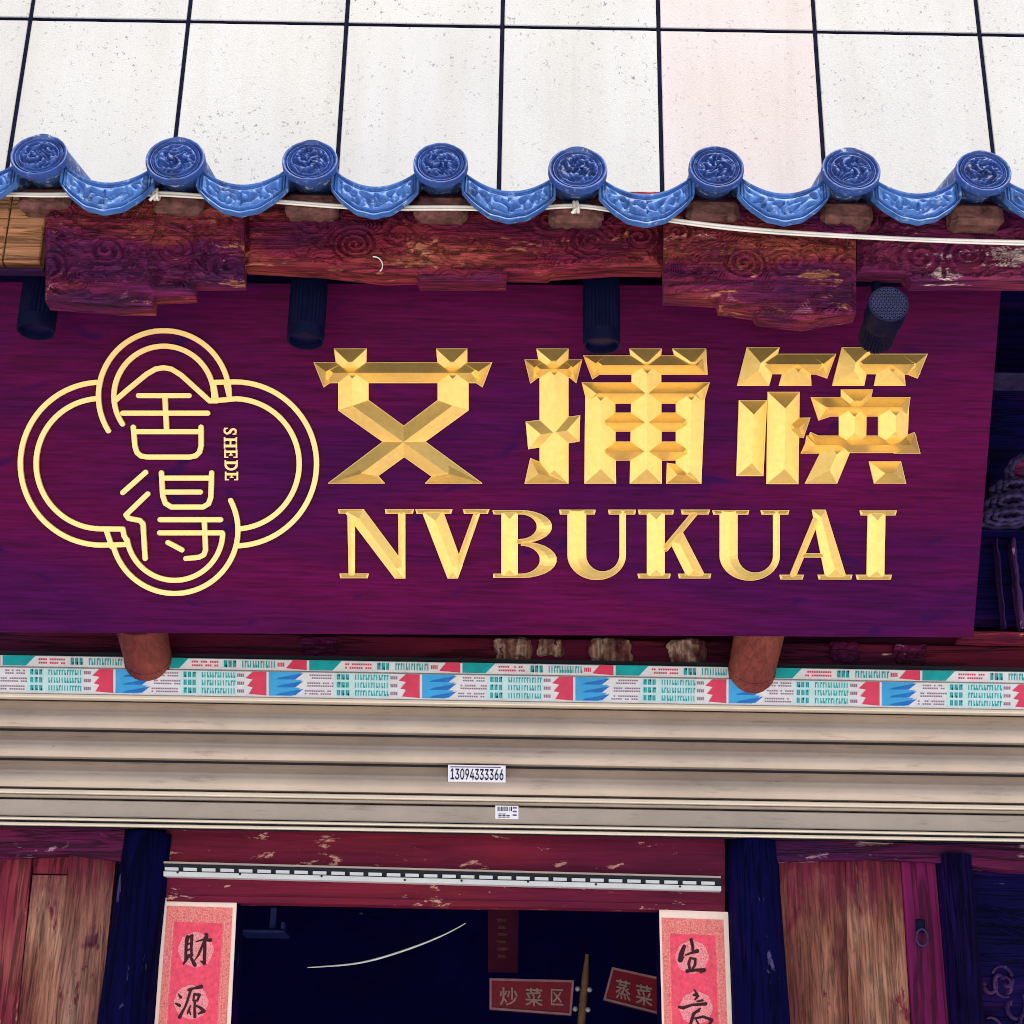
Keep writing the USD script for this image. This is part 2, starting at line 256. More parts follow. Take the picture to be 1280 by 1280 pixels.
wood('wall_maroon', 'x', [(0.3, (0.03, 0.002, 0.04)), (0.5, (0.085, 0.004, 0.028)), (0.7, (0.13, 0.006, 0.025))], peel=(0.60, 0.42, 0.36), peel_at=0.69, bump=0.4, peel_scale=5, grain=50, crack=0.6)
wood('lintel_maroon', 'x', [(0.3, (0.10, 0.004, 0.030)), (0.5, (0.14, 0.006, 0.030)), (0.7, (0.20, 0.012, 0.025))], peel=(0.58, 0.28, 0.22), peel_at=0.622, bump=0.25, peel_scale=16, grain=50)
wood('beam_purple', 'x', [(0.3, (0.030, 0.002, 0.045)), (0.5, (0.075, 0.003, 0.045)), (0.7, (0.12, 0.006, 0.045))], peel=(0.42, 0.22, 0.32), peel_at=0.585, bump=0.7, peel_scale=9, grain=60, streak=0.55, crack=0.6)
wood('column_navy', 'z', [(0.3, (0.001, 0.001, 0.028)), (0.6, (0.002, 0.002, 0.040)), (0.75, (0.022, 0.004, 0.065))], peel=(0.09, 0.07, 0.20), peel_at=0.635, bump=0.5, grain=60, rough=0.8, spec=0.04, crack=0.6)
for i, (loc, k) in enumerate((((0, 0, 0), 0.92), ((7, 3, 5), 0.82), ((2, 8, 1), 0.95))):
    wood(f'plank_tan_{("light","warm","pale")[i]}', 'z', [(0.28, (0.13 * k, 0.025, 0.030)), (0.40, (0.24 * k, 0.080 * k, 0.052)), (0.55, (0.35 * k, 0.150 * k, 0.095)), (0.72, (0.48 * k, 0.26 * k, 0.17))],
         peel=(0.16, 0.015, 0.035), peel_at=0.60, bump=0.7, grain=115, loc=loc, streak=0.6, crack=0.42, broad=2.2, knots=(0.09, 0.012, 0.045), remnant=(2.29, 2.41, 0.30, (0.14, 0.014, 0.035)))
wood('plank_red', 'z', [(0.3, (0.13, 0.008, 0.03)), (0.5, (0.20, 0.02, 0.04)), (0.7, (0.30, 0.08, 0.07))], peel=(0.40, 0.18, 0.13), peel_at=0.60, bump=0.5, grain=70, crack=0.6)
wood('stile_purple', 'z', [(0.3, (0.06, 0.001, 0.035)), (0.5, (0.10, 0.002, 0.05)), (0.7, (0.16, 0.005, 0.07))], peel=(0.36, 0.14, 0.28), peel_at=0.70, bump=0.4, grain=60, crack=0.6)
wood('panel_navy', 'x', [(0.3, (0.002, 0.002, 0.032)), (0.6, (0.004, 0.002, 0.052)), (0.75, (0.03, 0.005, 0.07))], peel=(0.12, 0.09, 0.20), peel_at=0.69, bump=0.5, grain=60, spec=0.05, crack=0.6)
simple('carve_grey', (0.030, 0.018, 0.075), 0.8, nscale=35, var=0.7, bump=0.7)
wood('flake_pale', 'z', [(0.35, (0.12, 0.02, 0.04)), (0.47, (0.20, 0.08, 0.06)), (0.62, (0.50, 0.32, 0.24))], peel=(0.10, 0.01, 0.04), peel_at=0.56, bump=0.8, grain=120, streak=0.6, peel_scale=14, broad=9)
wood('carve_flecked', 'z', [(0.3, (0.008, 0.003, 0.04)), (0.55, (0.03, 0.008, 0.07)), (0.7, (0.10, 0.03, 0.11))], peel=(0.34, 0.22, 0.30), peel_at=0.62, bump=0.7, grain=90, peel_scale=22)
simple('paper_red', (0.80, 0.07, 0.13), 0.6, nscale=110, var=0.28, bump=0.05)
def printed(name, col, line, sc, wd):
    L[name] = usdkit.material(stage, f'/World/Looks/{name}', {'g': ('geometry', {}), 'v': ('voronoi_texture', {'feature': 'distance_to_edge', 'scale': sc}), 'r': ('rgb_ramp', {'ramp': [(wd, (1,) * 3), (wd * 1.8, (0,) * 3)]}), 'n': ('noise_texture', {'scale': 70.0, 'detail': 5.0}), 'nr': ('rgb_ramp', {'ramp': [(0.3, [c * .72 for c in col]), (0.7, [min(1, c * 1.15) for c in col])]}),
        'w': ('noise_texture', {'scale': 140.0, 'distortion': 3.0, 'detail': 2.0}), 'wr': ('rgb_ramp', {'ramp': [(0.46, (0,) * 3), (0.50, (0.8,) * 3), (0.54, (0,) * 3)]}), 'x': ('mix_color', {'b': line}), 'y': ('mix_color', {'b': [c * .45 for c in col]}), 'p': ('principled_bsdf', {'roughness': 0.6, 'specular_ior_level': 0.2})},
        [('g.position', 'v.vector'), ('v.distance', 'r.fac'), ('g.position', 'n.vector'), ('n.fac', 'nr.fac'), ('g.position', 'w.vector'), ('w.fac', 'wr.fac'), ('nr.color', 'x.a'), ('r.color', 'x.fac'), ('x.result', 'y.a'), ('wr.color', 'y.fac'), ('y.result', 'p.base_color')], surface='p.BSDF')
printed('paper_band', (0.80, 0.17, 0.17), (0.84, 0.30, 0.26), 150.0, 0.06); printed('paper_medallion', (0.86, 0.20, 0.24), (0.9, 0.36, 0.38), 190.0, 0.08)
simple('paper_edge', (0.86, 0.66, 0.58), 0.6, nscale=25, var=0.08, bump=0.05)
simple('ink_black', (0.035, 0.004, 0.010), 0.6, nscale=60, var=0.5)
simple('aluminium', (0.60, 0.60, 0.61), 0.35, metal=0.2, nscale=20, var=0.1)
simple('rail_black', (0.01, 0.012, 0.02), 0.6)
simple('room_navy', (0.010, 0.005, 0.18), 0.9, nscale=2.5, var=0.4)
simple('banner_dark', (0.10, 0.004, 0.035), 0.7)
simple('shelf_blue', (0.03, 0.04, 0.20), 0.6)
simple('menu_red', (0.27, 0.008, 0.03), 0.45, nscale=30, var=0.2)
simple('menu_edge', (0.42, 0.22, 0.24), 0.5)
simple('menu_text', (0.44, 0.30, 0.27), 0.5)
wood('post_dark', 'z', [(0.3, (0.002, 0.001, 0.022)), (0.6, (0.008, 0.003, 0.045)), (0.75, (0.05, 0.008, 0.075))], peel=(0.10, 0.07, 0.18), peel_at=0.66, bump=0.7, grain=80, rough=0.8, spec=0.04, streak=0.6, crack=0.6)
simple('post_yellow', (0.24, 0.13, 0.06), 0.5)
simple('brush_gold', (0.17, 0.06, 0.05), 0.6, nscale=50, var=0.5)
simple('strip_white', (0.85, 0.85, 0.84), 0.3)
simple('plinth_stone', (0.28, 0.27, 0.27), 0.85, nscale=20)

# ================================================================ ground
g = box((-40, -60, -0.3), (40, 20, 0.0))
p = obj('ground', g, 'pavement'); tag(stage.GetPrimAtPath(p), 'pale paved street in front of the shop', None, None, 'structure')

# ================================================================ upper granite wall
WY = 0.30
t = thing('upper_wall', 'white speckled granite panel wall with dark joints above the blue tiled eave', 'wall', (0, WY, 3.9))
fw = vert(WY)
cols = [fw.uv(x, 30)[0] for x in (37, 235, 433, 628, 823, 1018, 1223)]
stp = (cols[-1] - cols[0]) / 6
cols = [cols[0] - k * stp for k in (5, 4, 3, 2, 1)] + cols + [cols[-1] + k * stp for k in (1, 2, 3, 4, 5)]
zrow = fw.uv(640, 33.5)[1]; rows = [3.95, zrow, zrow + 0.62, zrow + 1.24]
obj('joint_backing', box((cols[0] - 0.5, WY + 0.004, 3.9), (cols[-1] + 0.5, WY + 0.3, rows[-1])), 'joint_dark', t)
J = 0.0072; rng = np.random.default_rng(4)
for j in range(3):
    for i in range(len(cols) - 1):
        m = box((cols[i] + J, WY - rng.uniform(0, 0.0015), rows[j] + J), (cols[i+1] - J, WY + 0.055, rows[j+1] - J), 0.002)
        obj('panel', m, 'granite_blush' if i == 9 and j < 2 else ('granite', 'granite_grey', 'granite')[(i + j) % 3], t)

# ================================================================ tiled eave
TY = -0.95; TOPY_ = 240
disc = [(50, 198), (220, 203), (388, 205), (551, 208), (722, 215), (895, 213), (1063, 216), (1228, 218)]
disc = [(-287 - 168 * k, 193 - 2.8 * k) for k in (4, 3, 2, 1)] + [(-287, 193), (-119, 195)] + disc + [(1396, 220), (1563, 223)] + [(1563 + 168 * k, 223 + 2.8 * k) for k in (1, 2, 3, 4)]
te = thing('tiled_eave', 'blue glazed tile eave with round end tiles and curved drip tiles', 'roof', (0, TY, 3.8))
ft = vert(TY)
C3 = [at(x, y, TY) for x, y in disc]; PX = np.linalg.norm(at(641, 210, TY) - at(640, 210, TY)); RD = 0.066
PZ = at(640, 210, TY)[2] - at(640, 211, TY)[2]
SL = math.radians(15); back = np.array([0, math.cos(SL), math.sin(SL)])
for i, c in enumerate(C3):
    k = rng.uniform(0.95, 1.05); R = RD * k
    tl = math.radians(10 + rng.uniform(-2, 2)); ez = np.array([0, math.sin(tl), math.cos(tl)])
    fr = Frame(c, (1, 0, 0), ez)
    rt = obj('round_tile', cyl(c + back * 0.012 + [0, 0, 0.009], c + back * 1.25 + [0, 0, 0.006], R * 0.85, R * 0.90, 32), 'blue_barrel', te, smooth=40)
    nr, nt = 64, 120; rho = np.linspace(0, 1, nr)[:, None]; th = np.linspace(0, 2 * np.pi, nt)[None, :]
    x, y = rho * np.cos(th), rho * np.sin(th)
    bump = lambda a, w: np.exp(-((rho - a) / w) ** 2)
    pat = np.sin(14 * x + 5 * np.sin(7 * y + i)) * np.sin(13 * y + 4 * np.sin(6 * x + 2 * i)) + 0.7 * np.sin(4 * th + 16 * rho + i)
    h = 0.006 + 0.002 * bump(0.95, 0.05) - 0.007 * bump(0.86, 0.022) - 0.006 * bump(0.72, 0.022) - 0.004 * bump(0.79, 0.015) + 0.006 * (np.clip(np.sign(pat) * np.abs(pat) ** 0.5, -1, 1) - 0.3) * (rho < 0.68) * np.clip((0.68 - rho) * 12, 0, 1)
    h = h + 0.0012 * meshkit.noise(np.stack([x * 9 + i, y * 9, 0 * x], -1))
    h[-1] = 0.002
    A = fr.out(np.stack([x * R, y * R, h + 0.005], -1).reshape(-1, 3)).reshape(nr, nt, 3)
    B = fr.out(np.stack([x * R, y * R, 0 * h - 0.004], -1).reshape(-1, 3)).reshape(nr, nt, 3)
    obj('end_disc', grid_solid(A[:, ::-1], B[:, ::-1]), 'blue_disc', rt, smooth=35)
    w = 33 * PX
    blk = box(c + [-w, 0.060, -0.092], c + [w, 0.12, -0.035], 0.012)
    blk = blk.subdivide().subdivide().subdivide(); blk.vertices += 0.022 * (meshkit.fbm(blk.vertices * 34 + i, 3)[:, None] - 0.5) * [1, 1, 0.6]
    obj('mortar_block', blk, 'mortar_brown', te)
for i in range(len(C3) - 1):
    a, b = C3[i], C3[i+1]; m = (a + b) / 2; hw = (b[0] - a[0]) / 2 - 27 * PX
    u = np.linspace(-1, 1, 101)[None, :]; v = np.linspace(0, 1, 33)[:, None]; au = np.abs(u)
    base = a[2] + (b[2] - a[2]) * (u + 1) / 2
    sag = rng.uniform(0.9, 1.12)
    zt = base - PZ * (2 + 22 * sag * (1 - au ** 2.0))
    zb = base - PZ * (26 + 32 * sag * (1 - au ** 2.1) + 0.6 * np.cos(5 * np.pi * u) * (1 - au ** 2))
    z = zt * (1 - v) + zb * v; X = m[0] + hw * u + 0 * v
    rim = np.minimum(np.minimum(v, 1 - v) * 0.075, (1 - au) * hw)
    edge = 0.004 - 0.007 * np.exp(-((rim - 0.0065) / 0.0016) ** 2) - 0.006 * np.exp(-((rim - 0.0125) / 0.0014) ** 2)
    xx, zz = X - m[0], z - base
    pat = np.sin(150 * xx + 2.5 * np.sin(95 * zz + i)) * np.sin(120 * zz + 2.5 * np.sin(80 * xx)) + 0.6 * np.sin(230 * np.hypot(xx, zz + 0.06) + 2 * np.sign(xx))
    h = edge + 0.006 * (np.clip(np.sign(pat) * np.abs(pat) ** 0.5, -1, 1) - 0.2) * np.clip((rim - 0.016) * 120, 0, 1)
    yy = TY + 0.012 + 0.02 * v * 0 - h
    A = np.stack([X, yy, z], -1); B = np.stack([X, 0 * X + TY + 0.028, z], -1)
    # trough body running back under the round tiles
    n = 25; uu = np.linspace(-1.12, 1.12, n)[None, :]; s = np.linspace(0, 1.25, 4)[:, None]
    zt2 = (m[2] - PZ * (2 + 22 * (1 - np.minimum(np.abs(uu), 1) ** 2.0)) + 0.10 * np.maximum(np.abs(uu) - 1, 0)) + s * math.sin(SL)
    T = np.stack([m[0] + hw * uu + 0 * s, TY + 0.02 + s * math.cos(SL) + 0 * uu, zt2 - 0.004], -1)
    tt = obj('trough_tile', grid_solid(T[:, ::-1], (T - [0, 0, 0.014])[:, ::-1]), 'blue_barrel', te, smooth=40)
    obj('drip_face', grid_solid(A, B), 'blue_drip', tt, smooth=35)
xl, xr = C3[0][0] - 0.2, C3[-1][0] + 0.2
zc = at(640, TOPY_, -0.84)[2]
sof = trimesh.Trimesh(*[np.array(q) for q in ([[xl, -0.795, zc - 0.02], [xr, -0.795, zc - 0.02], [xr, WY + 0.02, zc + 0.22], [xl, WY + 0.02, zc + 0.22],
      [xl, -0.795, zc - 0.005], [xr, -0.795, zc - 0.005], [xr, WY + 0.02, zc + 0.235], [xl, WY + 0.02, zc + 0.235]],
      [[0, 2, 1], [0, 3, 2], [4, 5, 6], [4, 6, 7], [0, 1, 5], [0, 5, 4], [1, 2, 6], [1, 6, 5], [2, 3, 7], [2, 7, 6], [3, 0, 4], [3, 4, 7]])], process=False)
obj('soffit_board', sof, 'panel_navy', te)

# ================================================================ carved fascia boards
FY = -0.84
tf = thing('carved_fascia', 'weathered purple and red carved wooden boards with stepped lower edges under the eave', 'fascia', (0, FY, 3.6))
def relief_board(pix, Y, mat, seed, label=None, step=0.0024, amp=0.0125, thick=0.04):
    fr = vert(Y); P = fr.poly(pix); poly = Polygon(P); x0, z0, x1, z1 = poly.bounds
    gx, gz = np.arange(x0, x1 + step, step), np.arange(z0, z1 + step, step); X, Z = np.meshgrid(gx, gz)
    rg = np.random.default_rng(seed); K = max(3, int((x1 - x0) / 0.10)); c = np.stack([np.linspace(x0 + 0.04, x1 - 0.04, K) + rg.uniform(-0.02, 0.02, K), z0 + (z1 - z0) * rg.uniform(0.25, 0.75, K)], 1)
    wob = (meshkit.fbm(np.stack([X * 14, Z * 14, 0 * X + seed], -1), 3) - 0.5)
    D = np.stack([np.hypot(X - q[0], (Z - q[1]) * 1.15) for q in c]); kk = D.argmin(0); d = D.min(0)
    th = np.arctan2(Z - c[kk, 1], X - c[kk, 0]); sg = np.where(kk % 2, 1, -1)
    w2 = meshkit.fbm(np.stack([X * 5, Z * 8, 0 * X + seed + 40], -1), 3) - 0.5
    size = rg.uniform(0.030, 0.055, K)[kk]; lam = rg.uniform(0.016, 0.027, K)[kk]
    spiral = np.sin(2 * np.pi * d / lam + sg * 2 * th * 0.5 + 5 * wob)
    petal = np.sin(th * rg.integers(3, 7, K)[kk] * sg + 2 * np.pi * d / 0.05 + 6 * wob) * np.clip(1.5 - np.abs(d - size * 1.25) / 0.022, -0.4, 1)
    flow = np.sin(2 * np.pi * (Z * 0.8 + 0.16 * w2 + 0.03 * np.sin(X * 21 + seed)) / 0.030) + 0.8 * np.sin(2 * np.pi * (Z + 0.5 * w2 + 0.06 * wob) / 0.0125)
    far = np.clip((d - size) / 0.02, 0, 1)
    h = (1 - far) * spiral + far * np.maximum(flow * 0.8, petal)
    h = np.sign(h) * np.abs(h) ** 0.6 * np.clip(0.55 + 2.2 * (meshkit.noise(np.stack([X * 9, Z * 14, 0 * X + seed + 9], -1)) - 0.35), 0.2, 1) + 0.7 * wob
    h = h + 0.25 * np.sin(2 * np.pi * (Z + 0.01 * np.sin(X * 8)) / 0.0062) * (wob > 0)
    dist = shapely.distance(shapely.boundary(poly), shapely.points(X, Z)); inside = shapely.contains_xy(poly, X, Z)
    frame = np.clip((dist - 0.004) / 0.010, 0, 1)
    H = 0.0015 + np.clip(amp * (0.5 + 0.5 * h) * frame, 0, None)
    ok = inside & (dist > 0.001); n, m = X.shape; ix = np.arange(n * m).reshape(n, m)
    cell = ok[:-1, :-1] & ok[1:, :-1] & ok[1:, 1:] & ok[:-1, 1:]
    q = np.stack([ix[:-1, :-1], ix[:-1, 1:], ix[1:, 1:], ix[1:, :-1]], -1)[cell]
    used = np.unique(q); re = np.zeros(n * m, int); re[used] = np.arange(len(used)); q = re[q]
    v = fr.out(np.stack([X, Z, H], -1).reshape(-1, 3)[used])
    top = trimesh.Trimesh(v, np.vstack([q[:, [0, 1, 2]], q[:, [0, 2, 3]]]), process=False)
    body = prism(fr, P, -thick, 0.0008)
    obj('carved_board', trimesh.util.concatenate([top, body]), mat, tf, smooth=50, label=label)
TOPY = 240
relief_board([(57, TOPY), (305, TOPY), (305, 352), (243, 353), (243, 368), (193, 370), (191, 384), (150, 384), (57, 377)], FY - 0.022, 'carved_paint', 3, 'purple carved board with stepped lower right corner')
relief_board([(306.5, TOPY), (828, TOPY), (828, 336), (772, 335), (690, 340), (684, 343), (634, 342), (632, 353), (524, 353), (520, 345), (480, 346), (400, 337), (306.5, 332)], FY, 'carved_red', 5, 'long red carved board worn to bare orange wood along its lower edge')
relief_board([(829.5, TOPY + 6), (1070, TOPY + 8), (1070, 393), (1030, 399), (1005, 404), (948, 397), (944, 390), (900, 384), (897, 374), (829.5, 371)], FY - 0.022, 'carved_paint', 8, 'purple carved board hanging lowest on the right')
relief_board([(1071.5, TOPY + 12), (1330, TOPY + 12), (1330, 353), (1140, 353), (1130, 343), (1071.5, 341)], FY + 0.01, 'carved_worn', 11, 'purple board with pale flaked paint')
relief_board([(1331, TOPY + 12), (2330, TOPY + 24), (2330, 372), (1331, 356)], FY, 'carved_paint', 21)
for x0, x1 in ((-1050, -700), (-698, -300), (-298, -100), (-98, 8), (10, 55)):
    obj('wooden_block', box((at(x0, 285, FY)[0], FY, at(30, TOPY, FY)[2]), (at(x1, 285, FY)[0], FY + .04, at(30, 328, FY)[2]), 0.003), 'raw_block', tf, label='bare orange wooden block')
    obj('wooden_block', box((at(x0, 285, FY)[0] + .004, FY - .004, at(30, 287, FY)[2]), (at(x1, 285, FY)[0] - .004, FY + .01, at(30, 284.5, FY)[2]), 0.0008), 'raw_block', tf)
obj('edge_strip', box(at(-300, 329, FY + 0.005), at(55, 338, FY + 0.005) + [0, 0.03, 0], 0.002), 'beam_purple', tf)

# ================================================================ cable
pts = [(-1000, 226), (-500, 234), (-160, 238), (-30, 241), (60, 243), (195, 241), (260, 245), (330, 250), (420, 257), (500, 259), (580, 259), (660, 260), (720, 257), (780, 265), (850, 276), (950, 287), (1050, 294), (1150, 299), (1310, 303), (1450, 306), (1800, 308), (2250, 322)]
CY = FY - 0.060
tcb = thing('white_cable', 'long thin white cable sagging under the blue drip tiles', 'cable', at(640, 260, CY))
P = spline([at(x, y, CY) for x, y in pts], 320)
obj('cable_strand', tube(P, 0.0044, 8), 'cable_white', tcb, smooth=True)
obj('cable_strand', tube(P + np.stack([0 * P[:, 0], -0.002 + 0 * P[:, 0], -0.0068 + 0.0012 * np.sin(P[:, 0] * 9)], 1), 0.0028, 8), 'cable_white', tcb, smooth=True)
for x, y in ((195, 241), (720, 257)):
    c = at(x, y, CY); th = np.linspace(0, 4 * np.pi, 40)
    obj('tie_knot', tube(np.stack([c[0] + np.linspace(-0.007, 0.007, 40), c[1] + 0.010 * np.cos(th), c[2] - 0.004 + 0.013 * np.sin(th)], 1), 0.0038, 6), 'cable_white', tcb, smooth=True)
    obj('tie_tail', tube(spline([c + [0.002, -0.008, -0.008], c + [-0.004, -0.012, -0.020], c + [-0.010, -0.008, -0.026]], 10), 0.004, 6), 'cable_white', tcb, smooth=True)
w = tube(spline([at(x, y, FY - 0.02) for x, y in ((466, 321), (472, 322), (477, 327), (478, 334), (475, 339))], 24), 0.0014, 6)
p = obj('curled_wire', w, 'cable_white', smooth=True); tag(stage.GetPrimAtPath(p), 'short curled white wire end poking out of the red carved board', 'wire')

# ================================================================ signboard
YB, YT = -0.25, -0.66
pb, pt = at(1217, 797, YB), at(1252, 360, YT)
zb_, zt_ = at(640, 797 - 9.6, YB)[2], at(640, 356 - 10.2, YT)[2]
ezs = np.array([0, YT - YB, zt_ - zb_]); SH = np.linalg.norm(ezs); ezs /= SH
RO = 0.0115; exs = np.array([1.0, 0, 0]); exs, ezs = exs * math.cos(RO) + ezs * math.sin(RO), ezs * math.cos(RO) - exs * math.sin(RO)
fs = Frame((0, YB, zb_ - 0.012), exs, ezs)
pb, pt = fs.uv(1217, 797), fs.uv(1252, 358); SH = pt[1]; XL = fs.uv(-55, 600)[0]; XR = pb[0]; YV = pb[1]
ts = thing('shop_signboard', 'big purple wood-grain signboard leaning forward with gold characters, NVBUKUAI and a looped emblem', 'signboard', ((XL + XR) / 2, YB, zb_))
bd = CrossSection([np.array([[XL, YV], [pb[0], YV], [pt[0], SH], [XL, SH]])])
board = Manifold.hull_points(np.vstack([np.c_[np.array([[XL + .002, YV + .002], [pb[0] - .002, YV + .002], [pt[0] - .002, SH - .002], [XL + .002, SH - .002]]), np.zeros(4)],
                                      np.c_[np.array([[XL, YV], [pb[0], YV], [pt[0], SH], [XL, SH]]), -0.003 * np.ones(4)], np.c_[np.array([[XL, YV], [pb[0], YV], [pt[0], SH], [XL, SH]]), -0.04 * np.ones(4)]]))
obj('board', fs.place(board), 'sign_wood', ts)
def crop(ox, oy, s): return lambda pts: [(ox + x / s, oy + y / s) for x, y in pts]
BASE, SLOPE = 0.005, 0.85
def letter(name, strokes, cr, slope=SLOPE, base=BASE, label=None, mat='gold'):
    if name == 'letter': slope = 0.7
    ms = []; rise = 0.0235 if name == 'character' else 0.0115
    steep = lambda P_: float(np.clip(rise / shapely.maximum_inscribed_circle(Polygon(P_).convex_hull).length, 0.72, 1.2) if name == 'character' else np.clip(rise / shapely.maximum_inscribed_circle(Polygon(P_).convex_hull).length, 0.6, 0.8))
    for st in strokes:
        if isinstance(st, dict) and 'q' in st: ms.append(hip(fs.poly(cr(st['q'])), steep(fs.poly(cr(st['q']))), base, st['open']))
        elif isinstance(st, dict):               # bowl: chain of quads between two curves, bevelled on the outer and inner edge only
            o, n_ = fs.poly(cr(st['o'])), fs.poly(cr(st['i']))
            for k in range(len(o) - 1):
                q = [o[k], o[k+1], n_[k+1], n_[k]]
                if Polygon(q).area < 1e-8: continue
                try: ms.append(hip(q, slope, base, (1, 3)))
                except Exception: pass
        else: ms.append(hip(fs.poly(cr(st)), steep(fs.poly(cr(st))), base))
    un = union(ms); ch = obj(name, fs.place(un), mat, ts, label=label)
    rim_ = un.project().offset(0.0010, manifold3d.JoinType.Miter, 2.0)
    obj('raised_edge', fs.place(Manifold.extrude(rim_, 0.0065).translate((0, 0, -0.002))), 'gold_pale', ch)
c5, c6, c7 = crop(380, 410, 3.88), crop(640, 410, 3.877), crop(880, 410, 3.2)
letter('character', [
    [(85, 168), (875, 168), (850, 265), (110, 265)], [(50, 168), (190, 168), (130, 262), (97, 285)], [(910, 168), (770, 168), (830, 262), (865, 285)],
    [(148, 102), (303, 102), (300, 225), (165, 225)], [(643, 102), (790, 102), (790, 225), (655, 225)],
    {'q': [(168, 172), (312, 172), (312, 350), (168, 398)], 'open': (2,)}, {'q': [(650, 172), (797, 172), (797, 398), (650, 350)], 'open': (2,)},
    {'q': [(168, 398), (312, 350), (862, 752), (668, 752)], 'open': (0,)}, [(590, 752), (862, 752), (700, 640), (632, 715)],
    {'q': [(650, 350), (797, 398), (310, 752), (120, 752)], 'open': (0,)}, [(120, 752), (390, 752), (355, 712), (285, 640)]], c5, label='first gold character')
letter('character', [
    [(120, 102), (272, 102), (268, 215), (140, 215)], [(85, 155), (318, 155), (308, 240), (98, 240)], [(63, 155), (160, 155), (128, 238), (90, 266)], [(338, 155), (240, 155), (278, 238), (310, 264)],
    [(135, 160), (272, 160), (272, 752), (135, 752)], [(90, 632), (63, 752), (272, 752), (205, 680)], [(68, 455), (80, 585), (325, 548), (328, 425)],
    [(375, 133), (935, 133), (942, 225), (398, 225)], [(347, 133), (450, 133), (430, 220), (390, 246)], [(778, 102), (938, 102), (945, 225), (815, 225)], [(570, 102), (723, 102), (712, 225), (588, 225)],
    [(582, 150), (720, 150), (724, 752), (572, 752)], [(340, 265), (955, 265), (925, 365), (365, 365)],
    [(357, 275), (497, 285), (502, 752), (352, 752)], [(795, 285), (935, 275), (915, 752), (795, 752)], [(752, 655), (748, 752), (915, 752), (860, 670)],
    [(410, 412), (870, 412), (870, 500), (410, 500)], [(410, 552), (870, 552), (870, 640), (410, 640)]], c6, label='second gold character')
def bam(d): return [[(172 + d, 78), (300 + d * .97, 78), (258 + d, 230), (133 + d, 230)], [(215 + d, 105), (505 + d * .97, 105), (492 + d * .97, 185), (200 + d, 182)],
                    [(525 + d * .963, 105), (420 + d * .963, 105), (440 + d * .963, 182), (490 + d * .952, 200)], [(330 + d * .98, 122), (420 + d * .98, 122), (427 + d * .99, 230), (300 + d, 230)]]
letter('character', bam(0) + bam(380) + [
    [(140, 290), (250, 290), (235, 590), (130, 590)], [(255, 257), (380, 257), (375, 622), (250, 622)], [(320, 362), (422, 360), (396, 438), (320, 425)],
    [(548, 247), (672, 247), (655, 330), (548, 330)], [(440, 278), (822, 278), (812, 352), (455, 352)], [(428, 278), (530, 278), (510, 350), (458, 368)],
    [(540, 300), (648, 300), (645, 470), (540, 470)], [(697, 290), (818, 290), (810, 470), (697, 470)],
    [(410, 432), (845, 432), (856, 498), (400, 498)], [(425, 418), (388, 500), (500, 500), (475, 440)], [(840, 418), (862, 500), (760, 500), (785, 440)],
    [(490, 450), (600, 450), (530, 620), (405, 620)], [(660, 535), (785, 535), (805, 620), (680, 620)]], c7, label='third gold character')
SERIF = 0.8
def arc(cx, cy, rx, ry, a0, a1, n=14):
    a = np.radians(np.linspace(a0, a1, n)); return [(cx + rx * math.cos(q), cy + ry * math.sin(q)) for q in a]
letter('letter', [[(168, 880), (290, 880), (283, 897), (172, 897)], [(213, 885), (246, 885), (246, 1205), (219, 1205)], [(192, 882), (290, 882), (490, 1150), (490, 1212), (442, 1212)],
                  [(458, 885), (490, 885), (490, 1212), (462, 1180)], [(395, 880), (532, 880), (526, 899), (398, 899)], [(176, 1192), (313, 1192), (308, 1210), (178, 1210)]], c5)
letter('letter', [[(572, 885), (672, 885), (768, 1150), (745, 1212), (698, 1212)], [(828, 890), (856, 890), (745, 1212), (730, 1160)], [(543, 880), (718, 880), (712, 899), (548, 899)], [(773, 880), (897, 880), (890, 899), (778, 899)]], c5)
B1o, B1i = arc(40, 962, 152, 78, -90, 90), arc(40, 962, 82, 62, -90, 90)
B2o, B2i = arc(45, 1122, 170, 86, -90, 90), arc(45, 1122, 92, 70, -90, 90)
letter('letter', [[(-50, 885), (27, 885), (27, 1205), (-50, 1205)], [(-92, 884), (60, 884), (60, 900), (-88, 900)], [(-90, 1192), (60, 1192), (60, 1208), (-90, 1208)], [(20, 1026), (60, 1024), (60, 1042), (20, 1042)],
                  {'o': B1o, 'i': B1i}, {'o': B2o, 'i': B2i}], c6)
def letter_u(x0, x1, x2, x3, yt, yb, s0, s1, s2, s3, h):
    cx, ym = (x0 + x3) / 2, yb - (yb - yt) * 0.36
    o = [(x0, yt)] + arc((x0 + x3) / 2, ym, (x3 - x0) / 2, yb - ym, 180, 0, 20) + [(x3, yt)]; i = [(x1, yt)] + arc((x1 + x2) / 2, ym, (x2 - x1) / 2, yb - ym - h * 2.2, 180, 0, 20) + [(x2, yt)]
    return [[(s0, yt - 2), (s1, yt - 2), (s1 - 4, yt + h), (s0 + 4, yt + h)], [(s2, yt - 2), (s3, yt - 2), (s3 - 4, yt + h), (s2 + 4, yt + h)], {'o': o, 'i': i}]
letter('letter', letter_u(270, 357, 522, 550, 884, 1218, 230, 403, 467, 598, 17), c6)
letter('letter', [[(655, 884), (738, 884), (738, 1208), (655, 1208)], [(612, 882), (782, 882), (778, 901), (616, 901)], [(610, 1192), (766, 1192), (762, 1210), (614, 1210)],
                  [(872, 892), (905, 892), (752, 1078), (730, 1085), (730, 1062)], [(765, 1035), (818, 975), (938, 1208), (850, 1208)], [(806, 1192), (962, 1192), (958, 1210), (810, 1210)], [(820, 882), (956, 882), (950, 901), (824, 901)]], c6)
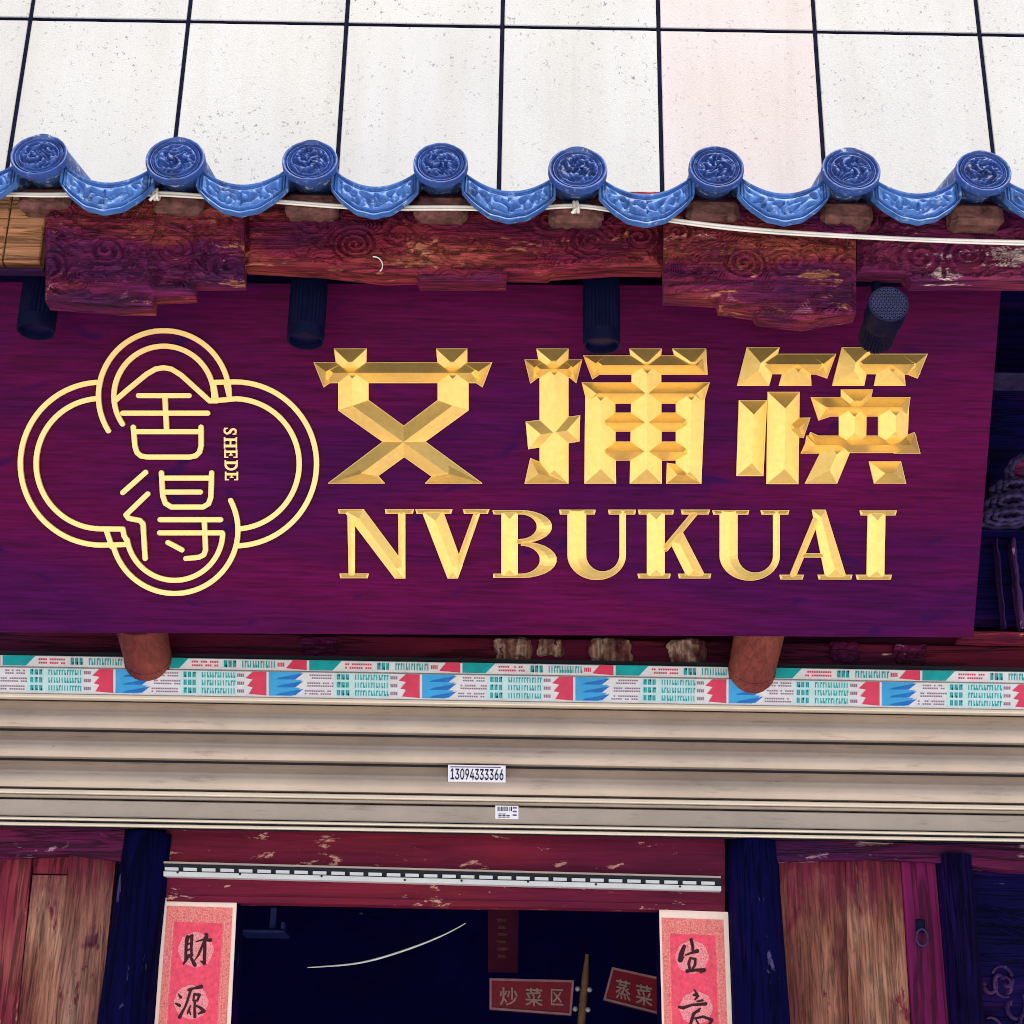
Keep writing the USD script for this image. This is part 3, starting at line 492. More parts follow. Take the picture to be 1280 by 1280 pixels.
letter('letter', letter_u(63, 132, 277, 301, 732, 1008, 34, 178, 227, 338, 13), c7)
letter('letter', [[(432, 728), (484, 728), (568, 1000), (486, 1000)], [(440, 752), (462, 760), (362, 1000), (338, 1000)], [(384, 902), (480, 902), (480, 916), (378, 916)], [(303, 988), (396, 988), (392, 1003), (306, 1003)], [(455, 988), (590, 988), (586, 1003), (459, 1003)]], c7)
letter('letter', [[(655, 733), (723, 733), (718, 1002), (650, 1002)], [(623, 731), (768, 731), (763, 747), (627, 747)], [(608, 988), (748, 988), (744, 1004), (612, 1004)]], c7)

c4 = crop(0, 390, 3.0476)
def arcp(cx, cy, r, a0, a1, n=40, ry=None): return arc(cx, cy, r, ry or r, a0, a1, n)
EW = 19.0
emb = {
 'emblem_loop': [arcp(626, 320, 249, 148, 0 + 360) , arcp(626, 320, 190, 146, 361), arcp(895, 578, 312, -90, 87) , [(820, 268), (895, 266)], [(814, 268), (826, 336)], [(875, 320), (862, 268)],
                 arcp(893, 578, 248, -88, 86), [(815, 338), (893, 331)], arcp(390, 577, 310, -94, -270), [(385, 887), (480, 885)], arcp(388, 577, 248, -94, -268), [(385, 825), (470, 826)],
                 [(408, 834), (428, 893)], arcp(667, 830, 241, 166, -28), [(470, 826), (474, 850), (484, 868)], arcp(667, 838, 183, 171, 2)],
 'emblem_character': [],
}
ch1 = [[(440, 338), (480, 303), (560, 237), (595, 217), (625, 212), (655, 217), (692, 240), (800, 338), (828, 338)], [(530, 318), (722, 318)], [(470, 385), (793, 385)], [(630, 318), (637, 452)],
       [(510, 438), (516, 510), (524, 535), (540, 548), (565, 552), (725, 552), (748, 547), (762, 533), (768, 510), (768, 438)], [(515, 455), (765, 455)]]
ch2 = [[(557, 610), (470, 687)], [(565, 692), (482, 772), (492, 785), (535, 793), (547, 806), (555, 938)], [(617, 612), (622, 700), (632, 728), (655, 742), (775, 742), (796, 730), (805, 705), (808, 612)],
       [(620, 632), (805, 632)], [(628, 685), (765, 685)], [(612, 790), (842, 790)], [(610, 840), (848, 840)], [(780, 790), (785, 905), (778, 924), (760, 933), (710, 938)], [(642, 877), (695, 905)]]
def flat(name, lines, label=None):
    a = unary_union([LineString(fs.poly(c4(l))).buffer(EW / 3.0476 / 2 * 0.00202, 8) for l in lines])
    m = prism(fs, a.simplify(0.0002), -0.002, 0.007 if 'loop' in name else 0.0078)
    obj(name, m, 'gold_pale', ts, label=label)
for l in emb['emblem_loop']: pass
flat('emblem_loop', emb['emblem_loop'], 'four overlapping pale gold double-line loops')
flat('emblem_character', ch1); flat('emblem_character', ch2)
# SHEDE, reading downwards
def R4(x0, y0, x1, y1): return Polygon([(x0, y0), (x1, y0), (x1, y1), (x0, y1)])
Hh = unary_union([R4(.12, 0, .34, 1), R4(.66, 0, .88, 1), R4(.3, .44, .7, .56), R4(0, 0, .46, .1), R4(.54, 0, 1, .1), R4(0, .9, .46, 1), R4(.54, .9, 1, 1)])
Ee = unary_union([R4(.12, 0, .36, 1), R4(0, 0, .85, .12), R4(0, .88, .85, 1), R4(.3, .45, .6, .56), R4(.73, 0, .85, .3), R4(.73, .7, .85, 1), R4(.52, .36, .62, .65)])
Dd = unary_union([R4(.12, 0, .36, 1), R4(0, 0, .5, .11), R4(0, .89, .5, 1), Point(.45, .5).buffer(.5).difference(Point(.42, .5).buffer(.33)).intersection(R4(.4, 0, 1, 1))])
Ss = unary_union([stroke([(.78, .8), (.6, .93), (.35, .92), (.2, .76), (.3, .6), (.62, .44), (.72, .26), (.58, .09), (.32, .06), (.14, .2)], [.1, .13, .15, .2, .22, .22, .2, .15, .13, .1]), R4(.08, .03, .18, .32), R4(.72, .68, .82, .97)])
x = 438.0
for ltr, wd in ((Ss, 38), (Hh, 47), (Ee, 41), (Dd, 44), (Ee, 41)):
    g_ = shapely.transform(ltr, lambda q: np.array([fs.uv(*c4([(852 + (x - 438) * 0.035 + v * 50, x + u * (wd - 3))])[0]) for u, v in np.c_[q[:, 0], 1 - q[:, 1]] * [1, 1]]) if False else
                         np.array([fs.uv(*c4([(853 + (x - 438) * 0.03 + v * 50, x + u * (wd - 3))])[0]) for u, v in q]))
    obj('small_letter', prism(fs, g_, -0.002, 0.005), 'gold_pale', ts); x += wd

# ================================================================ spotlights
SY = -0.735
def spot_parts(path, org):
    r, h = 0.0445, 0.150
    a = np.arange(56) * 2 * np.pi / 56; rr = np.where(np.arange(56) % 2, r, r * 0.93)
    gear = np.stack([rr * np.cos(a), rr * np.sin(a)], 1)
    body = Manifold.extrude(CrossSection([gear]), h * 0.80).translate((0, 0, 0.0)); b = body.to_mesh()
    obj('lamp_body', trimesh.Trimesh(b.vert_properties[:, :3] + org, b.tri_verts), 'lamp_black', path)
    prof = [(0.0, -0.012), (r * 0.8, -0.012), (r * 0.86, -0.03), (r * 0.97, -0.03), (r * 1.0, -0.022), (r * 1.0, 0.002), (0, 0.002)]
    m = trimesh.creation.revolve(np.array(prof), sections=40); obj('lamp_bezel', trimesh.Trimesh(m.vertices + org, m.faces), 'lamp_black', path, smooth=30)
    m = trimesh.creation.cylinder(r * 0.8, 0.004, sections=32); m.apply_translation(org + [0, 0, -0.016]); obj('lens', m, 'lens_dark', path)
    m = trimesh.creation.cylinder(r * 0.97, 0.03, sections=40); m.apply_translation(org + [0, 0, h * 0.8 + 0.014]); obj('lamp_cap', m, 'lamp_black', path, smooth=30)
    obj('stem', cyl(org + [0, 0, h], org + [0, 0, h + 0.12], 0.012), 'lamp_black', path, smooth=30)
spots = [((45, 414), 'black cylindrical spotlight hanging at the far left above the looped emblem'), ((382, 426), 'black cylindrical spotlight hanging between the emblem and the first gold character'), ((752, 432), 'black cylindrical spotlight hanging above the middle gold character')]
for i, (px, lab) in enumerate(spots):
    o = at(px[0], px[1] - 4, SY) + [0, 0, 0.02]
    if i == 0:
        first = thing('spotlight', lab, 'spotlight', o, 'spotlights above the signboard'); spot_parts(first, o)
    else:
        path = _path('/World', 'spotlight'); xf = UsdGeom.Xform.Define(stage, path); xf.GetPrim().GetReferences().AddInternalReference(first); xf.GetPrim().SetInstanceable(True)
        xf.ClearXformOpOrder(); xf.AddTranslateOp().Set(Gf.Vec3d(*map(float, o))) if not xf.GetPrim().GetAttribute('xformOp:translate') else None
        xf.GetPrim().GetAttribute('xformOp:translate').Set(Gf.Vec3d(*map(float, o))); xf.SetXformOpOrder([UsdGeom.XformOp(xf.GetPrim().GetAttribute('xformOp:translate'))])
        tag(xf, lab, 'spotlight', 'spotlights above the signboard')
# the swivelled one
f0, f1 = at(1111, 380, -0.90), at(1094, 424, -0.735); ax = f0 - f1; ln = np.linalg.norm(ax); ax /= ln
tq = thing('spotlight', 'black spotlight swivelled outward showing its honeycomb grille, above the last gold character', 'spotlight', f1, 'spotlights above the signboard')
ex_ = np.cross([0, 0, 1.0], ax); ex_ /= np.linalg.norm(ex_); ey_ = np.cross(ax, ex_)
def orient(m): v, f, _ = meshkit.arrays(m); return trimesh.Trimesh(f1 + v[:, :1] * ex_ + v[:, 1:2] * ey_ + v[:, 2:3] * ax, f, process=False)
a = np.arange(56) * 2 * np.pi / 56; rr = np.where(np.arange(56) % 2, 0.041, 0.037)
obj('lamp_body', orient(Manifold.extrude(CrossSection([np.stack([rr * np.cos(a), rr * np.sin(a)], 1)]), ln * 0.55)), 'lamp_black', tq)
obj('lamp_head', orient(trimesh.creation.revolve(np.array([(0, ln * .5), (0.041, ln * .5), (0.0455, ln * .62), (0.0455, ln * 1.0), (0.041, ln * 1.0), (0.041, ln * .93), (0, ln * .93)]), sections=40)), 'lamp_black', tq, smooth=30)
bars = []
for k in range(-5, 6):
    hlf = math.sqrt(max(0.0405 ** 2 - (k * 0.0074) ** 2, 0))
    for ang in (0, np.pi / 3, 2 * np.pi / 3):
        b = trimesh.creation.box((2 * hlf, 0.0016, 0.006)); b.apply_translation((0, k * 0.0074, ln * 0.985)); b.apply_transform(trimesh.transformations.rotation_matrix(ang, (0, 0, 1))); bars.append(b)
obj('honeycomb_grille', orient(trimesh.util.concatenate(bars)), 'lamp_grille', tq)
obj('stem', cyl(f1 + ax * 0.05 + [0, 0, 0.02], f1 + ax * 0.05 + [0, 0, 0.30], 0.011), 'lamp_black', tq, smooth=30)

# ================================================================ roller shutter
def zc_(y, Y): return at(640, y, Y)[2]
SX0, SX1, RY = -3.9, 3.9, -0.07
tr = thing('roller_shutter', 'rolled up beige metal roller shutter with protective printed film above the doorway', 'shutter', (0, RY, zc_(1041, RY)))
def xprism(prof): # profile of (Y, z), extruded along x
    p = np.array(prof, float); m = Manifold.extrude(CrossSection([p], manifold3d.FillRule.EvenOdd), SX1 - SX0); q = m.to_mesh()
    v = q.vert_properties[:, :3]; return trimesh.Trimesh(np.stack([v[:, 2] + SX0, v[:, 0], v[:, 1]], 1), q.tri_verts, process=False)
def slat(yt, yb, mat='shutter_beige'):
    zt, zb = zc_(yt, RY), zc_(yb, RY); h = zt - zb
    prof = [(-0.030, zt - 0.0005)]
    for t_ in np.linspace(0, 1, 15): prof.append((-0.034 - np.interp(t_, [0, .08, .30, .46, .52, .60, .80, 1.0], [.013, .017, .029, .037, .0362, .040, .040, .0355]), zt - 0.001 - t_ * (h - 0.003)))
    prof += [(-0.060, zb + 0.001), (-0.030, zb + 0.001)]
    m = xprism(prof); m.invert() if m.volume < 0 else None
    return obj('slat', m, mat, tr, smooth=25)
def bar(y0, y1, Y, mat, name, d=0.03): return obj(name, box((SX0, Y, zc_(y0, Y)), (SX1, Y + d, zc_(y1, Y)), 0.002), mat, tr)
for y0, y1 in ((881, 919), (919, 956), (956, 994)): slat(y0, y1)
bar(876.5, 881, -0.078, 'shutter_lip', 'slat_lip', 0.04)
bar(996, 1001, -0.074, 'shutter_lip', 'edge_bead'); bar(1002.5, 1006.5, -0.064, 'shutter_grey', 'edge_bead')
bar(1009, 1029.5, -0.070, 'shutter_grey', 'bottom_bar'); bar(1031, 1034, -0.078, 'shutter_lip', 'edge_bead'); bar(1037.5, 1041, -0.076, 'shutter_lip', 'edge_bead')
obj('bottom_seal', box((SX0, -0.066, zc_(1042, -.07)), (SX1, -0.045, zc_(1028, -.07))), 'rail_black', tr)
fl = vert(RY - 0.002)
fm = bar(844, 876, RY - 0.002, 'film_white', 'printed_film'); fm2 = bar(829, 842.6, RY + 0.004, 'film_white', 'printed_film')
obj('slat_backing', box((SX0, -0.05, zc_(1005, -.05)), (SX1, -0.01, zc_(824, -.05))), 'rail_black', tr)
obj('slat', box((SX0, -0.062, zc_(844.5, -.062)), (SX1, -0.05, zc_(842, -.062))), 'shutter_grey', tr)
ex0, _ = fl.uv(640, 860), 0
def dy(x): return (x - 640) * 0.0166
def fpoly(fr, pts): return fr.poly([(x, y + dy(x)) for x, y in pts])
def film_row(fr, parent, xs, y0, y1, teeth, big):
    H = y1 - y0; h = 0.0012
    for x in xs:
        Wd = 191.5
        # blue block with sawtooth edge, darker blue teeth
        z = [(x + 1, y0), (x + 42, y0)]
        for k in range(teeth): z += [(x + 30, y0 + H * (k + .95) / teeth), (x + 42 - 2 * k, y0 + H * (k + 1) / teeth)] if k < teeth - 1 else [(x + 30, y1)]
        z += [(x + 1, y1)]
        obj('blue_print', prism(fr, fpoly(fr, z), 0.0, h), 'film_blue' if big else 'film_teal', parent)
        if big:
            dz = [prism(fr, fpoly(fr, [(x + 14, y0 + H * (k + .72) / 3), (x + 44, y0 + H * (k + .12) / 3), (x + 34, y0 + H * (k + .92) / 3), (x + 10, y0 + H * (k + .95) / 3)]), h, h + .0006) for k in range(3)]
            obj('dark_blue_print', trimesh.util.concatenate(dz), 'film_darkblue', parent)
        xr_ = x + Wd
        z = [(xr_ - 2, y0)]
        for k in range(teeth): z += [(xr_ - 19, y0 + H * k / teeth), (xr_ - 28 + 2 * k, y0 + H * (k + .85) / teeth)]
        z += [(xr_ - 2, y1)]
        obj('red_print', prism(fr, fpoly(fr, z), 0.0, h), 'film_red', parent)
        if big: obj('cyan_print', prism(fr, fpoly(fr, [(x + 83, y0), (x + 152, y0), (x + 150, y1), (x + 81, y1)]), 0.0, h * .5), 'film_cyan', parent)
        rg = np.random.default_rng(int(x) + 5000 + big); gl, gr = [], []
        for k in range(teeth):
            yc0, yc1 = y0 + H * (k + .16) / teeth, y0 + H * (k + .84) / teeth
            X = x + 86
            for nn, wmax in ((3, 5.6), (13, 3.3)):
                for q in range(nn):
                    ww = wmax * rg.uniform(.62, .78); o_ = rg.choice(3)
                    gl.append(prism(fr, fpoly(fr, [(X, yc0), (X + ww * .5, yc0), (X + ww * .5, yc1), (X, yc1)]), 0, h))
                    if o_ != 1: gl.append(prism(fr, fpoly(fr, [(X + ww * .5, yc0 + (.6 * (yc1 - yc0) if o_ else 0)), (X + ww, yc0 + (.6 * (yc1 - yc0) if o_ else 0)), (X + ww, yc0 + (1.0 if o_ else .3) * (yc1 - yc0)), (X + ww * .5, yc0 + (1.0 if o_ else .3) * (yc1 - yc0))]), 0, h))
                    if nn == 3: gl.append(prism(fr, fpoly(fr, [(X + ww * .6, yc0), (X + ww, yc0), (X + ww, yc1), (X + ww * .6, yc1)]), 0, h))
                    X += wmax
                X += 6
            for q in range(24):
                rr_, q_ = divmod(q, 12); X = x + 46 + 3 * (2 - k) * (teeth > 1) + q_ * 2.8; a0 = y0 + H * (k + .26 + .36 * rr_) / teeth
                if X < x + 80 and rg.random() < .86: gr.append(prism(fr, fpoly(fr, [(X, a0), (X + 1.9, a0), (X + 1.9, a0 + H * .17 / teeth), (X, a0 + H * .17 / teeth)]), 0, h))
            for q in range(5):
                X = x + 153 + q * 2.3; a0 = y0 + H * (k + .30) / teeth
                if X < xr_ - 30: gr.append(prism(fr, fpoly(fr, [(X, a0), (X + 1.5, a0), (X + 1.5, a0 + H * .40 / teeth), (X, a0 + H * .40 / teeth)]), 0, h))
        obj('teal_lettering', trimesh.util.concatenate(gl), 'film_teal', parent, kind='stuff'); obj('small_lettering', trimesh.util.concatenate(gr), 'film_grey' if big else 'film_red', parent, kind='stuff')
film_row(fl, fm, [143.5 + 191.6 * k for k in range(-5, 10)], 845, 874.5, 3, True)
film_row(vert(RY + 0.004), fm2, [194 + 191.6 * k for k in range(-5, 10)], 829.6, 842, 1, False)

# stickers
fk = vert(-0.0775); h = 0.0007
ta = thing('phone_sticker', 'small white sticker printed with the number 13094333366 on the shutter', 'sticker', at(596, 967, -0.0775))
obj('label_paper', pprism(fk, [(560, 956), (632, 957), (632, 978), (560, 977)], -0.003, h), 'sticker_white', ta)
tm = meshkit.text_mesh('13094333366', 1.0, 0.05, bold=True); bb = tm.bounds; v = tm.vertices.copy(); v[:, 0] = (v[:, 0] - bb[0, 0]) / (bb[1, 0] - bb[0, 0]); v[:, 1] = (v[:, 1] - bb[0, 1]) / (bb[1, 1] - bb[0, 1])
a0, a1 = fk.uv(563, 974.5), fk.uv(629.5, 961.5)
obj('digits', fk.place(trimesh.Trimesh(np.c_[a0[0] + v[:, 0] * (a1[0] - a0[0]), a0[1] + v[:, 1] * (a1[1] - a0[1]), v[:, 2] / .05 * .0006 + h], tm.faces)), 'ink_navy', ta)
obj('rule_line', pprism(fk, [(563, 958), (626, 958.8), (626, 960), (563, 959.2)], h, h + .0005), 'ink_violet', ta)
fk2 = vert(-0.0712)
tb = thing('barcode_sticker', 'tiny white barcode sticker on the bottom bar of the shutter', 'sticker', at(633, 1015, -0.0712))
obj('label_paper', pprism(fk2, [(619, 1007), (648, 1007.5), (648, 1024), (619, 1023.5)], -0.001, h), 'sticker_white', tb)
rg = np.random.default_rng(6); ms = []
X = 622
while X < 639:
    w_ = rg.uniform(.8, 1.8); ms.append(pprism(fk2, [(X, 1008.5), (X + w_, 1008.5), (X + w_, 1014), (X, 1014)], h, h + .0005)); X += w_ + rg.uniform(.7, 1.4)
for k in range(3):
    for q in range(3):
        if rg.random() < .8: ms.append(pprism(fk2, [(623 + q * 5, 1017 + k * 2), (627 + q * 5, 1017 + k * 2), (627 + q * 5, 1018.1 + k * 2), (623 + q * 5, 1018.1 + k * 2)], h, h + .0005))
obj('barcode', trimesh.util.concatenate(ms), 'ink_navy', tb)
obj('side_print', trimesh.util.concatenate([pprism(fk2, [(641, 1009 + k * 4.5), (646, 1009 + k * 4.5), (646, 1011 + k * 4.5), (641, 1011 + k * 4.5)], h, h + .0005) for k in range(3)]), 'ink_violet', tb)

# ================================================================ sign pegs
for (x0, y0, x1, y1), lab in (((185, 822, 174, 797), 'round reddish wooden peg under the emblem end of the signboard'), ((940, 836, 953, 800), 'round brown wooden peg under the signboard below the letters UA')):
    a_, b_ = at(x0, y0, -0.068), at(x1, y1 - 26, -0.212)
    d_ = (b_ - a_) / np.linalg.norm(b_ - a_); q = thing('sign_peg', lab, 'peg', a_, 'pegs carrying the signboard')
    obj('peg_shaft', tube([a_ - d_ * 0.05, a_, a_ + d_ * .1, b_], [0.061, 0.061, 0.063, 0.064], 28), 'peg_red', q, smooth=30)
    obj('peg_collar', tube([a_ - d_ * .02, a_ + d_ * 0.004], [0.0625, 0.0625], 28), 'peg_red', q, smooth=30)

# ================================================================ timber shop front
tw = thing('timber_shopfront', 'old timber shop front of maroon lintel, navy columns and bare weathered planks', 'shop front', (0, 0, 0.2))
def board_px(name, pix, Y, th, mat, wob=0.0, label=None, ch=0.003):
    fr = vert(Y); P = fr.poly(pix)
    m = prism(fr, P, -th, 0.0)
    if wob:
        for _ in range(5): m = m.subdivide() if len(m.faces) < 9000 else m
        n = meshkit.fbm(m.vertices * [9, 9, 26] + len(name), 4) - 0.5; m.vertices[:, 1] -= wob * n * 1.0; m.vertices[:, 2] += wob * (meshkit.fbm(m.vertices * [7, 0, 0] + 3, 3) - 0.5)
    return obj(name, m, mat, tw, smooth=40 if wob else False, label=label)
def down(px0, py0, px1, py1, z=0.25, Y=0):     # a long upright piece: top edge from two pixels, runs to near the ground
    a_, b_ = at(px0, py0, Y), at(px1, py1, Y); return a_, b_, z
def upright(name, x0, x1, ytop, Y, th, mat, wob=0.0, label=None):
    """x0, x1: pixel pairs (at top, at the frame's lower edge) of the left and right edge"""
    zt = at((x0[0] + x1[0]) / 2, ytop, Y)[2]
    L0, L1 = at(x0[0], ytop, Y), at(x0[1], 1280, Y); R0, R1 = at(x1[0], ytop, Y), at(x1[1], 1280, Y)
    def ext(a_, b_): t_ = (0.25 - a_[2]) / (b_[2] - a_[2]); q = a_ + (b_ - a_) * t_; q[0] = b_[0] + 0.25 * (q[0] - b_[0]); return q
    fr = vert(Y); low = [ext(L0, L1), ext(R0, R1)]
    P = [(L0[0], zt), (L1[0], L1[2]), (low[0][0], 0.25), (low[1][0], 0.25), (R1[0], R1[2]), (R0[0], zt)]
    m = prism(fr, np.array(P), -th, 0.0)
    if wob:
        for _ in range(4): m = m.subdivide()
        m.vertices[:, 1] -= wob * (meshkit.fbm(m.vertices * [24, 9, 5] + x0[0], 4) - 0.5)
    return obj(name, m, mat, tw, smooth=40 if wob else False, label=label)
# wall behind the sign
for k, (y0, y1) in enumerate(((420, 520), (522, 620), (622, 716), (718, 800), (801.5, 845))):
    obj('header_board', box((-4.2, 0.05 + 0.004 * (k % 2), zc_(y0, .05)), (4.2, 0.10, zc_(y1, .05)), 0.003), 'wall_maroon', tw)
obj('header_board', box((-4.2, 0.06, zc_(420, .06) + 0.004), (4.2, 0.12, 4.10)), 'wall_maroon', tw)
# carved fretwork strip just above the film
rg = np.random.default_rng(9)
obj('header_beam', box((-4.2, 0.0, zc_(845, 0)), (4.2, 0.045, zc_(806, 0) + .02), 0.004), 'wall_maroon', tw)
for x0, x1, y0, y1 in ((618, 664, 796, 826), (672, 704, 797, 820), (738, 790, 797, 830), (838, 884, 798, 832), (1038, 1075, 800, 826), (378, 420, 794, 818), (1120, 1160, 803, 828)):
    m = box(at(x0, y0, -.012), at(x1, y1, -.012) + [0, .03, 0], .006)
    for _ in range(4): m = m.subdivide()
    m.vertices += .030 * (meshkit.fbm(m.vertices * 38, 4)[:, None] - .5) * [1.2, 1, 1]; obj('flaked_carving', m, 'flake_pale' if x0 > 600 and x0 < 900 else 'beam_purple', tw, smooth=45)
obj('shutter_box_panel', box((-4.2, 0.02, zc_(1040, .02) - 0.02), (4.2, 0.06, zc_(846, .02))), 'wall_maroon', tw)
# lintel above the door
board_px('lintel', [(208, 1018), (906, 1030), (906, 1138), (208, 1126)], -0.012, 0.06, 'lintel_maroon', 0.004)
board_px('lintel_lip', [(208, 1119), (906, 1131), (906, 1138.5), (208, 1126.5)], -0.017, 0.02, 'lintel_maroon', 0.002)
# columns
for x0, x1, r in ((186, 157, 0.066), (939, 951, 0.069), ):
    a_, b_ = at(x0, 1035, -0.005), at(x1, 1280, -0.005); e_ = b_ + (b_ - a_) * (0.25 - b_[2]) / (b_[2] - a_[2]); e_[0] = b_[0]; top = at(x0, 1043 if x0 < 500 else 1052, -0.005)
    m = tube(np.vstack([np.linspace(top, b_, 8), np.linspace(b_, e_, 6)[1:]]), np.r_[np.linspace(r * 0.92, r * 1.04, 8), np.full(5, r * 1.08)], 36)
    obj('column', m, 'column_navy', tw, smooth=True)
upright('jamb_board', (158, 126), (214, 205), 1037, 0.006, 0.05, 'column_navy')
upright('jamb_board', (906, 914), (972, 987), 1047, 0.006, 0.05, 'column_navy')
upright('door_jamb', (206, 194), (298, 290), 1122, -0.004, 0.10, 'column_navy')
upright('door_jamb', (824, 826), (912, 918), 1137, -0.004, 0.10, 'column_navy')
# left side
board_px('beam', [(-1250, 1008), (157, 1030), (152, 1076), (84, 1068), (30, 1072), (-140, 1076), (-1250, 1058)], -0.030, 0.05, 'beam_purple', 0.007)
for k in range(1, 14): upright('plank', (-130 - 87 * k, -160 - 92 * k), (-131 - 87 * (k - 1), -161 - 92 * (k - 1)), 1060 - 1.5 * k, 0.0, 0.04, 'plank_red' if k % 2 else 'plank_tan_warm', 0.006)
upright('plank', (-130, -160), (-44, -66), 1060, 0.0, 0.04, 'plank_red', 0.006)
upright('plank', (-43, -65), (40, 21), 1068, 0.0, 0.04, 'plank_red', 0.006, 'red painted plank')
upright('plank', (40.8, 21.8), (86, 70), 1094, 0.004, 0.04, 'plank_tan_light', 0.006, 'bare tan plank')
upright('plank_head', (40.8, 40.2), (86.5, 85.5), 1074, 0.010, 0.04, 'plank_red', 0.004) if False else None
board_px('plank_head', [(41, 1070), (86.5, 1072), (86, 1093.4), (41, 1092.6)], 0.010, 0.03, 'plank_red', 0.004)
upright('plank', (86.8, 70.8), (146, 124), 1063, -0.004, 0.04, 'plank_tan_warm', 0.006, 'bare orange plank')
# right side
board_px('beam', [(968, 1050), (2480, 1078), (2480, 1112), (1400, 1090), (1260, 1087), (1215, 1081), (1120, 1074), (968, 1076)], -0.030, 0.05, 'beam_purple', 0.008)
upright('plank', (973, 985), (1056.4, 1060), 1070, 0.0, 0.04, 'plank_tan_light', 0.006, 'bare tan plank')
upright('plank', (1057.3, 1061), (1125, 1138), 1072, -0.003, 0.04, 'plank_tan_pale', 0.006, 'tan plank with a big purple knot')
upright('stile', (1126, 1140), (1168, 1186), 1066, -0.012, 0.05, 'stile_purple', 0.006, 'purple painted stile with an iron ring')
c = at(1152, 1172, -0.018); th = np.linspace(0, 2 * np.pi, 24)
ring = obj('pull_ring', tube(np.stack([c[0] + 0.014 * np.cos(th), c[1] - 0.004 - 0.004 * np.sin(th), c[2] + 0.020 * np.sin(th)], 1), 0.0028, 8), 'carve_grey', tw, smooth=True)
obj('ring_plate', box(c + [-0.011, -0.001, 0.012], c + [0.011, 0.008, 0.045], 0.003), 'lamp_black', ring)
a_, b_ = at(1192, 1070, -0.01), at(1208, 1280, -0.01); e_ = b_.copy(); e_[2] = 0.25
obj('column', tube(np.vstack([np.linspace(a_, b_, 6), e_]), 0.044, 32), 'post_dark', tw, smooth=True)
upright('side_panel', (1160, 1180), (2500, 2560), 1075, 0.03, 0.04, 'panel_navy', 0.01)
# carved remains on the dark panel
rg = np.random.default_rng(12); ms = []
for k in range(16):
    x, y = rg.uniform(1226, 1300), rg.uniform(1205, 1300); c = at(x, y, 0.026); n_ = 18; tt_ = np.linspace(0, rg.uniform(2.5, 5.5), n_); r_ = 0.006 + 0.0055 * tt_; a0 = rg.uniform(0, 6.28)
    ms.append(tube(np.stack([c[0] + r_ * np.cos(tt_ + a0), c[1] + 0.004 * np.sin(tt_ * 2), c[2] + 1.3 * r_ * np.sin(tt_ + a0)], 1), np.linspace(0.0075, 0.003, n_), 7))
obj('carved_scrollwork', trimesh.util.concatenate(ms), 'carve_flecked', tw, smooth=True)
m = [tube(spline([at(1228 + 4 * k, 1130 + 9 * k, 0.01), at(1250 + 3 * k, 1138 + 9 * k, 0.004), at(1290, 1152 + 9 * k, 0.01)], 12), 0.0028, 6) for k in range(4)]
obj('carved_line', trimesh.util.concatenate(m), 'panel_navy', tw, smooth=True)
obj('plinth', box((-4.2, -0.05, 0.0), (at(206, 1200, 0)[0], 0.2, 0.25), 0.01), 'plinth_stone', tw); obj('plinth', box((at(912, 1200, 0)[0], -0.05, 0.0), (4.2, 0.2, 0.25), 0.01), 'plinth_stone', tw)

# ================================================================ curtain rail
RYL = -0.035; fr = vert(RYL)
tc = thing('curtain_rail', 'long pale aluminium curtain rail with dashed slots across the maroon lintel', 'rail', at(552, 1095, RYL))
def line_y(x, off): return 1077 + (x - 205) * (1095.5 - 1077) / 695 + off
def strip(name, o0, o1, h0, h1, mat, xa=205, xb=901): obj(name, pprism(fr, [(xa, line_y(xa, o0)), (xb, line_y(xb, o0)), (xb, line_y(xb, o1)), (xa, line_y(xa, o1))], h0, h1), mat, tc)
strip('top_edge', 0, 2.2, -0.02, 0.004, 'shutter_grey'); strip('channel', 2.0, 14.0, -0.02, -0.001, 'rail_black'); strip('lower_flange', 12.6, 18.5, -0.02, 0.006, 'aluminium')
x = 206.5
while x < 890:
    strip('slot_bar', 7.2, 11.2, -0.01, 0.004, 'aluminium', x, x + 16.8); x += 23.1
for x in (222, 300, 402, 506, 577, 660, 745, 850):
    c = at(x, line_y(x, 13 + (x % 3)), RYL - 0.006); m = trimesh.creation.icosphere(1, 0.003); m.apply_translation(c); obj('screw', m, 'rail_black', tc)

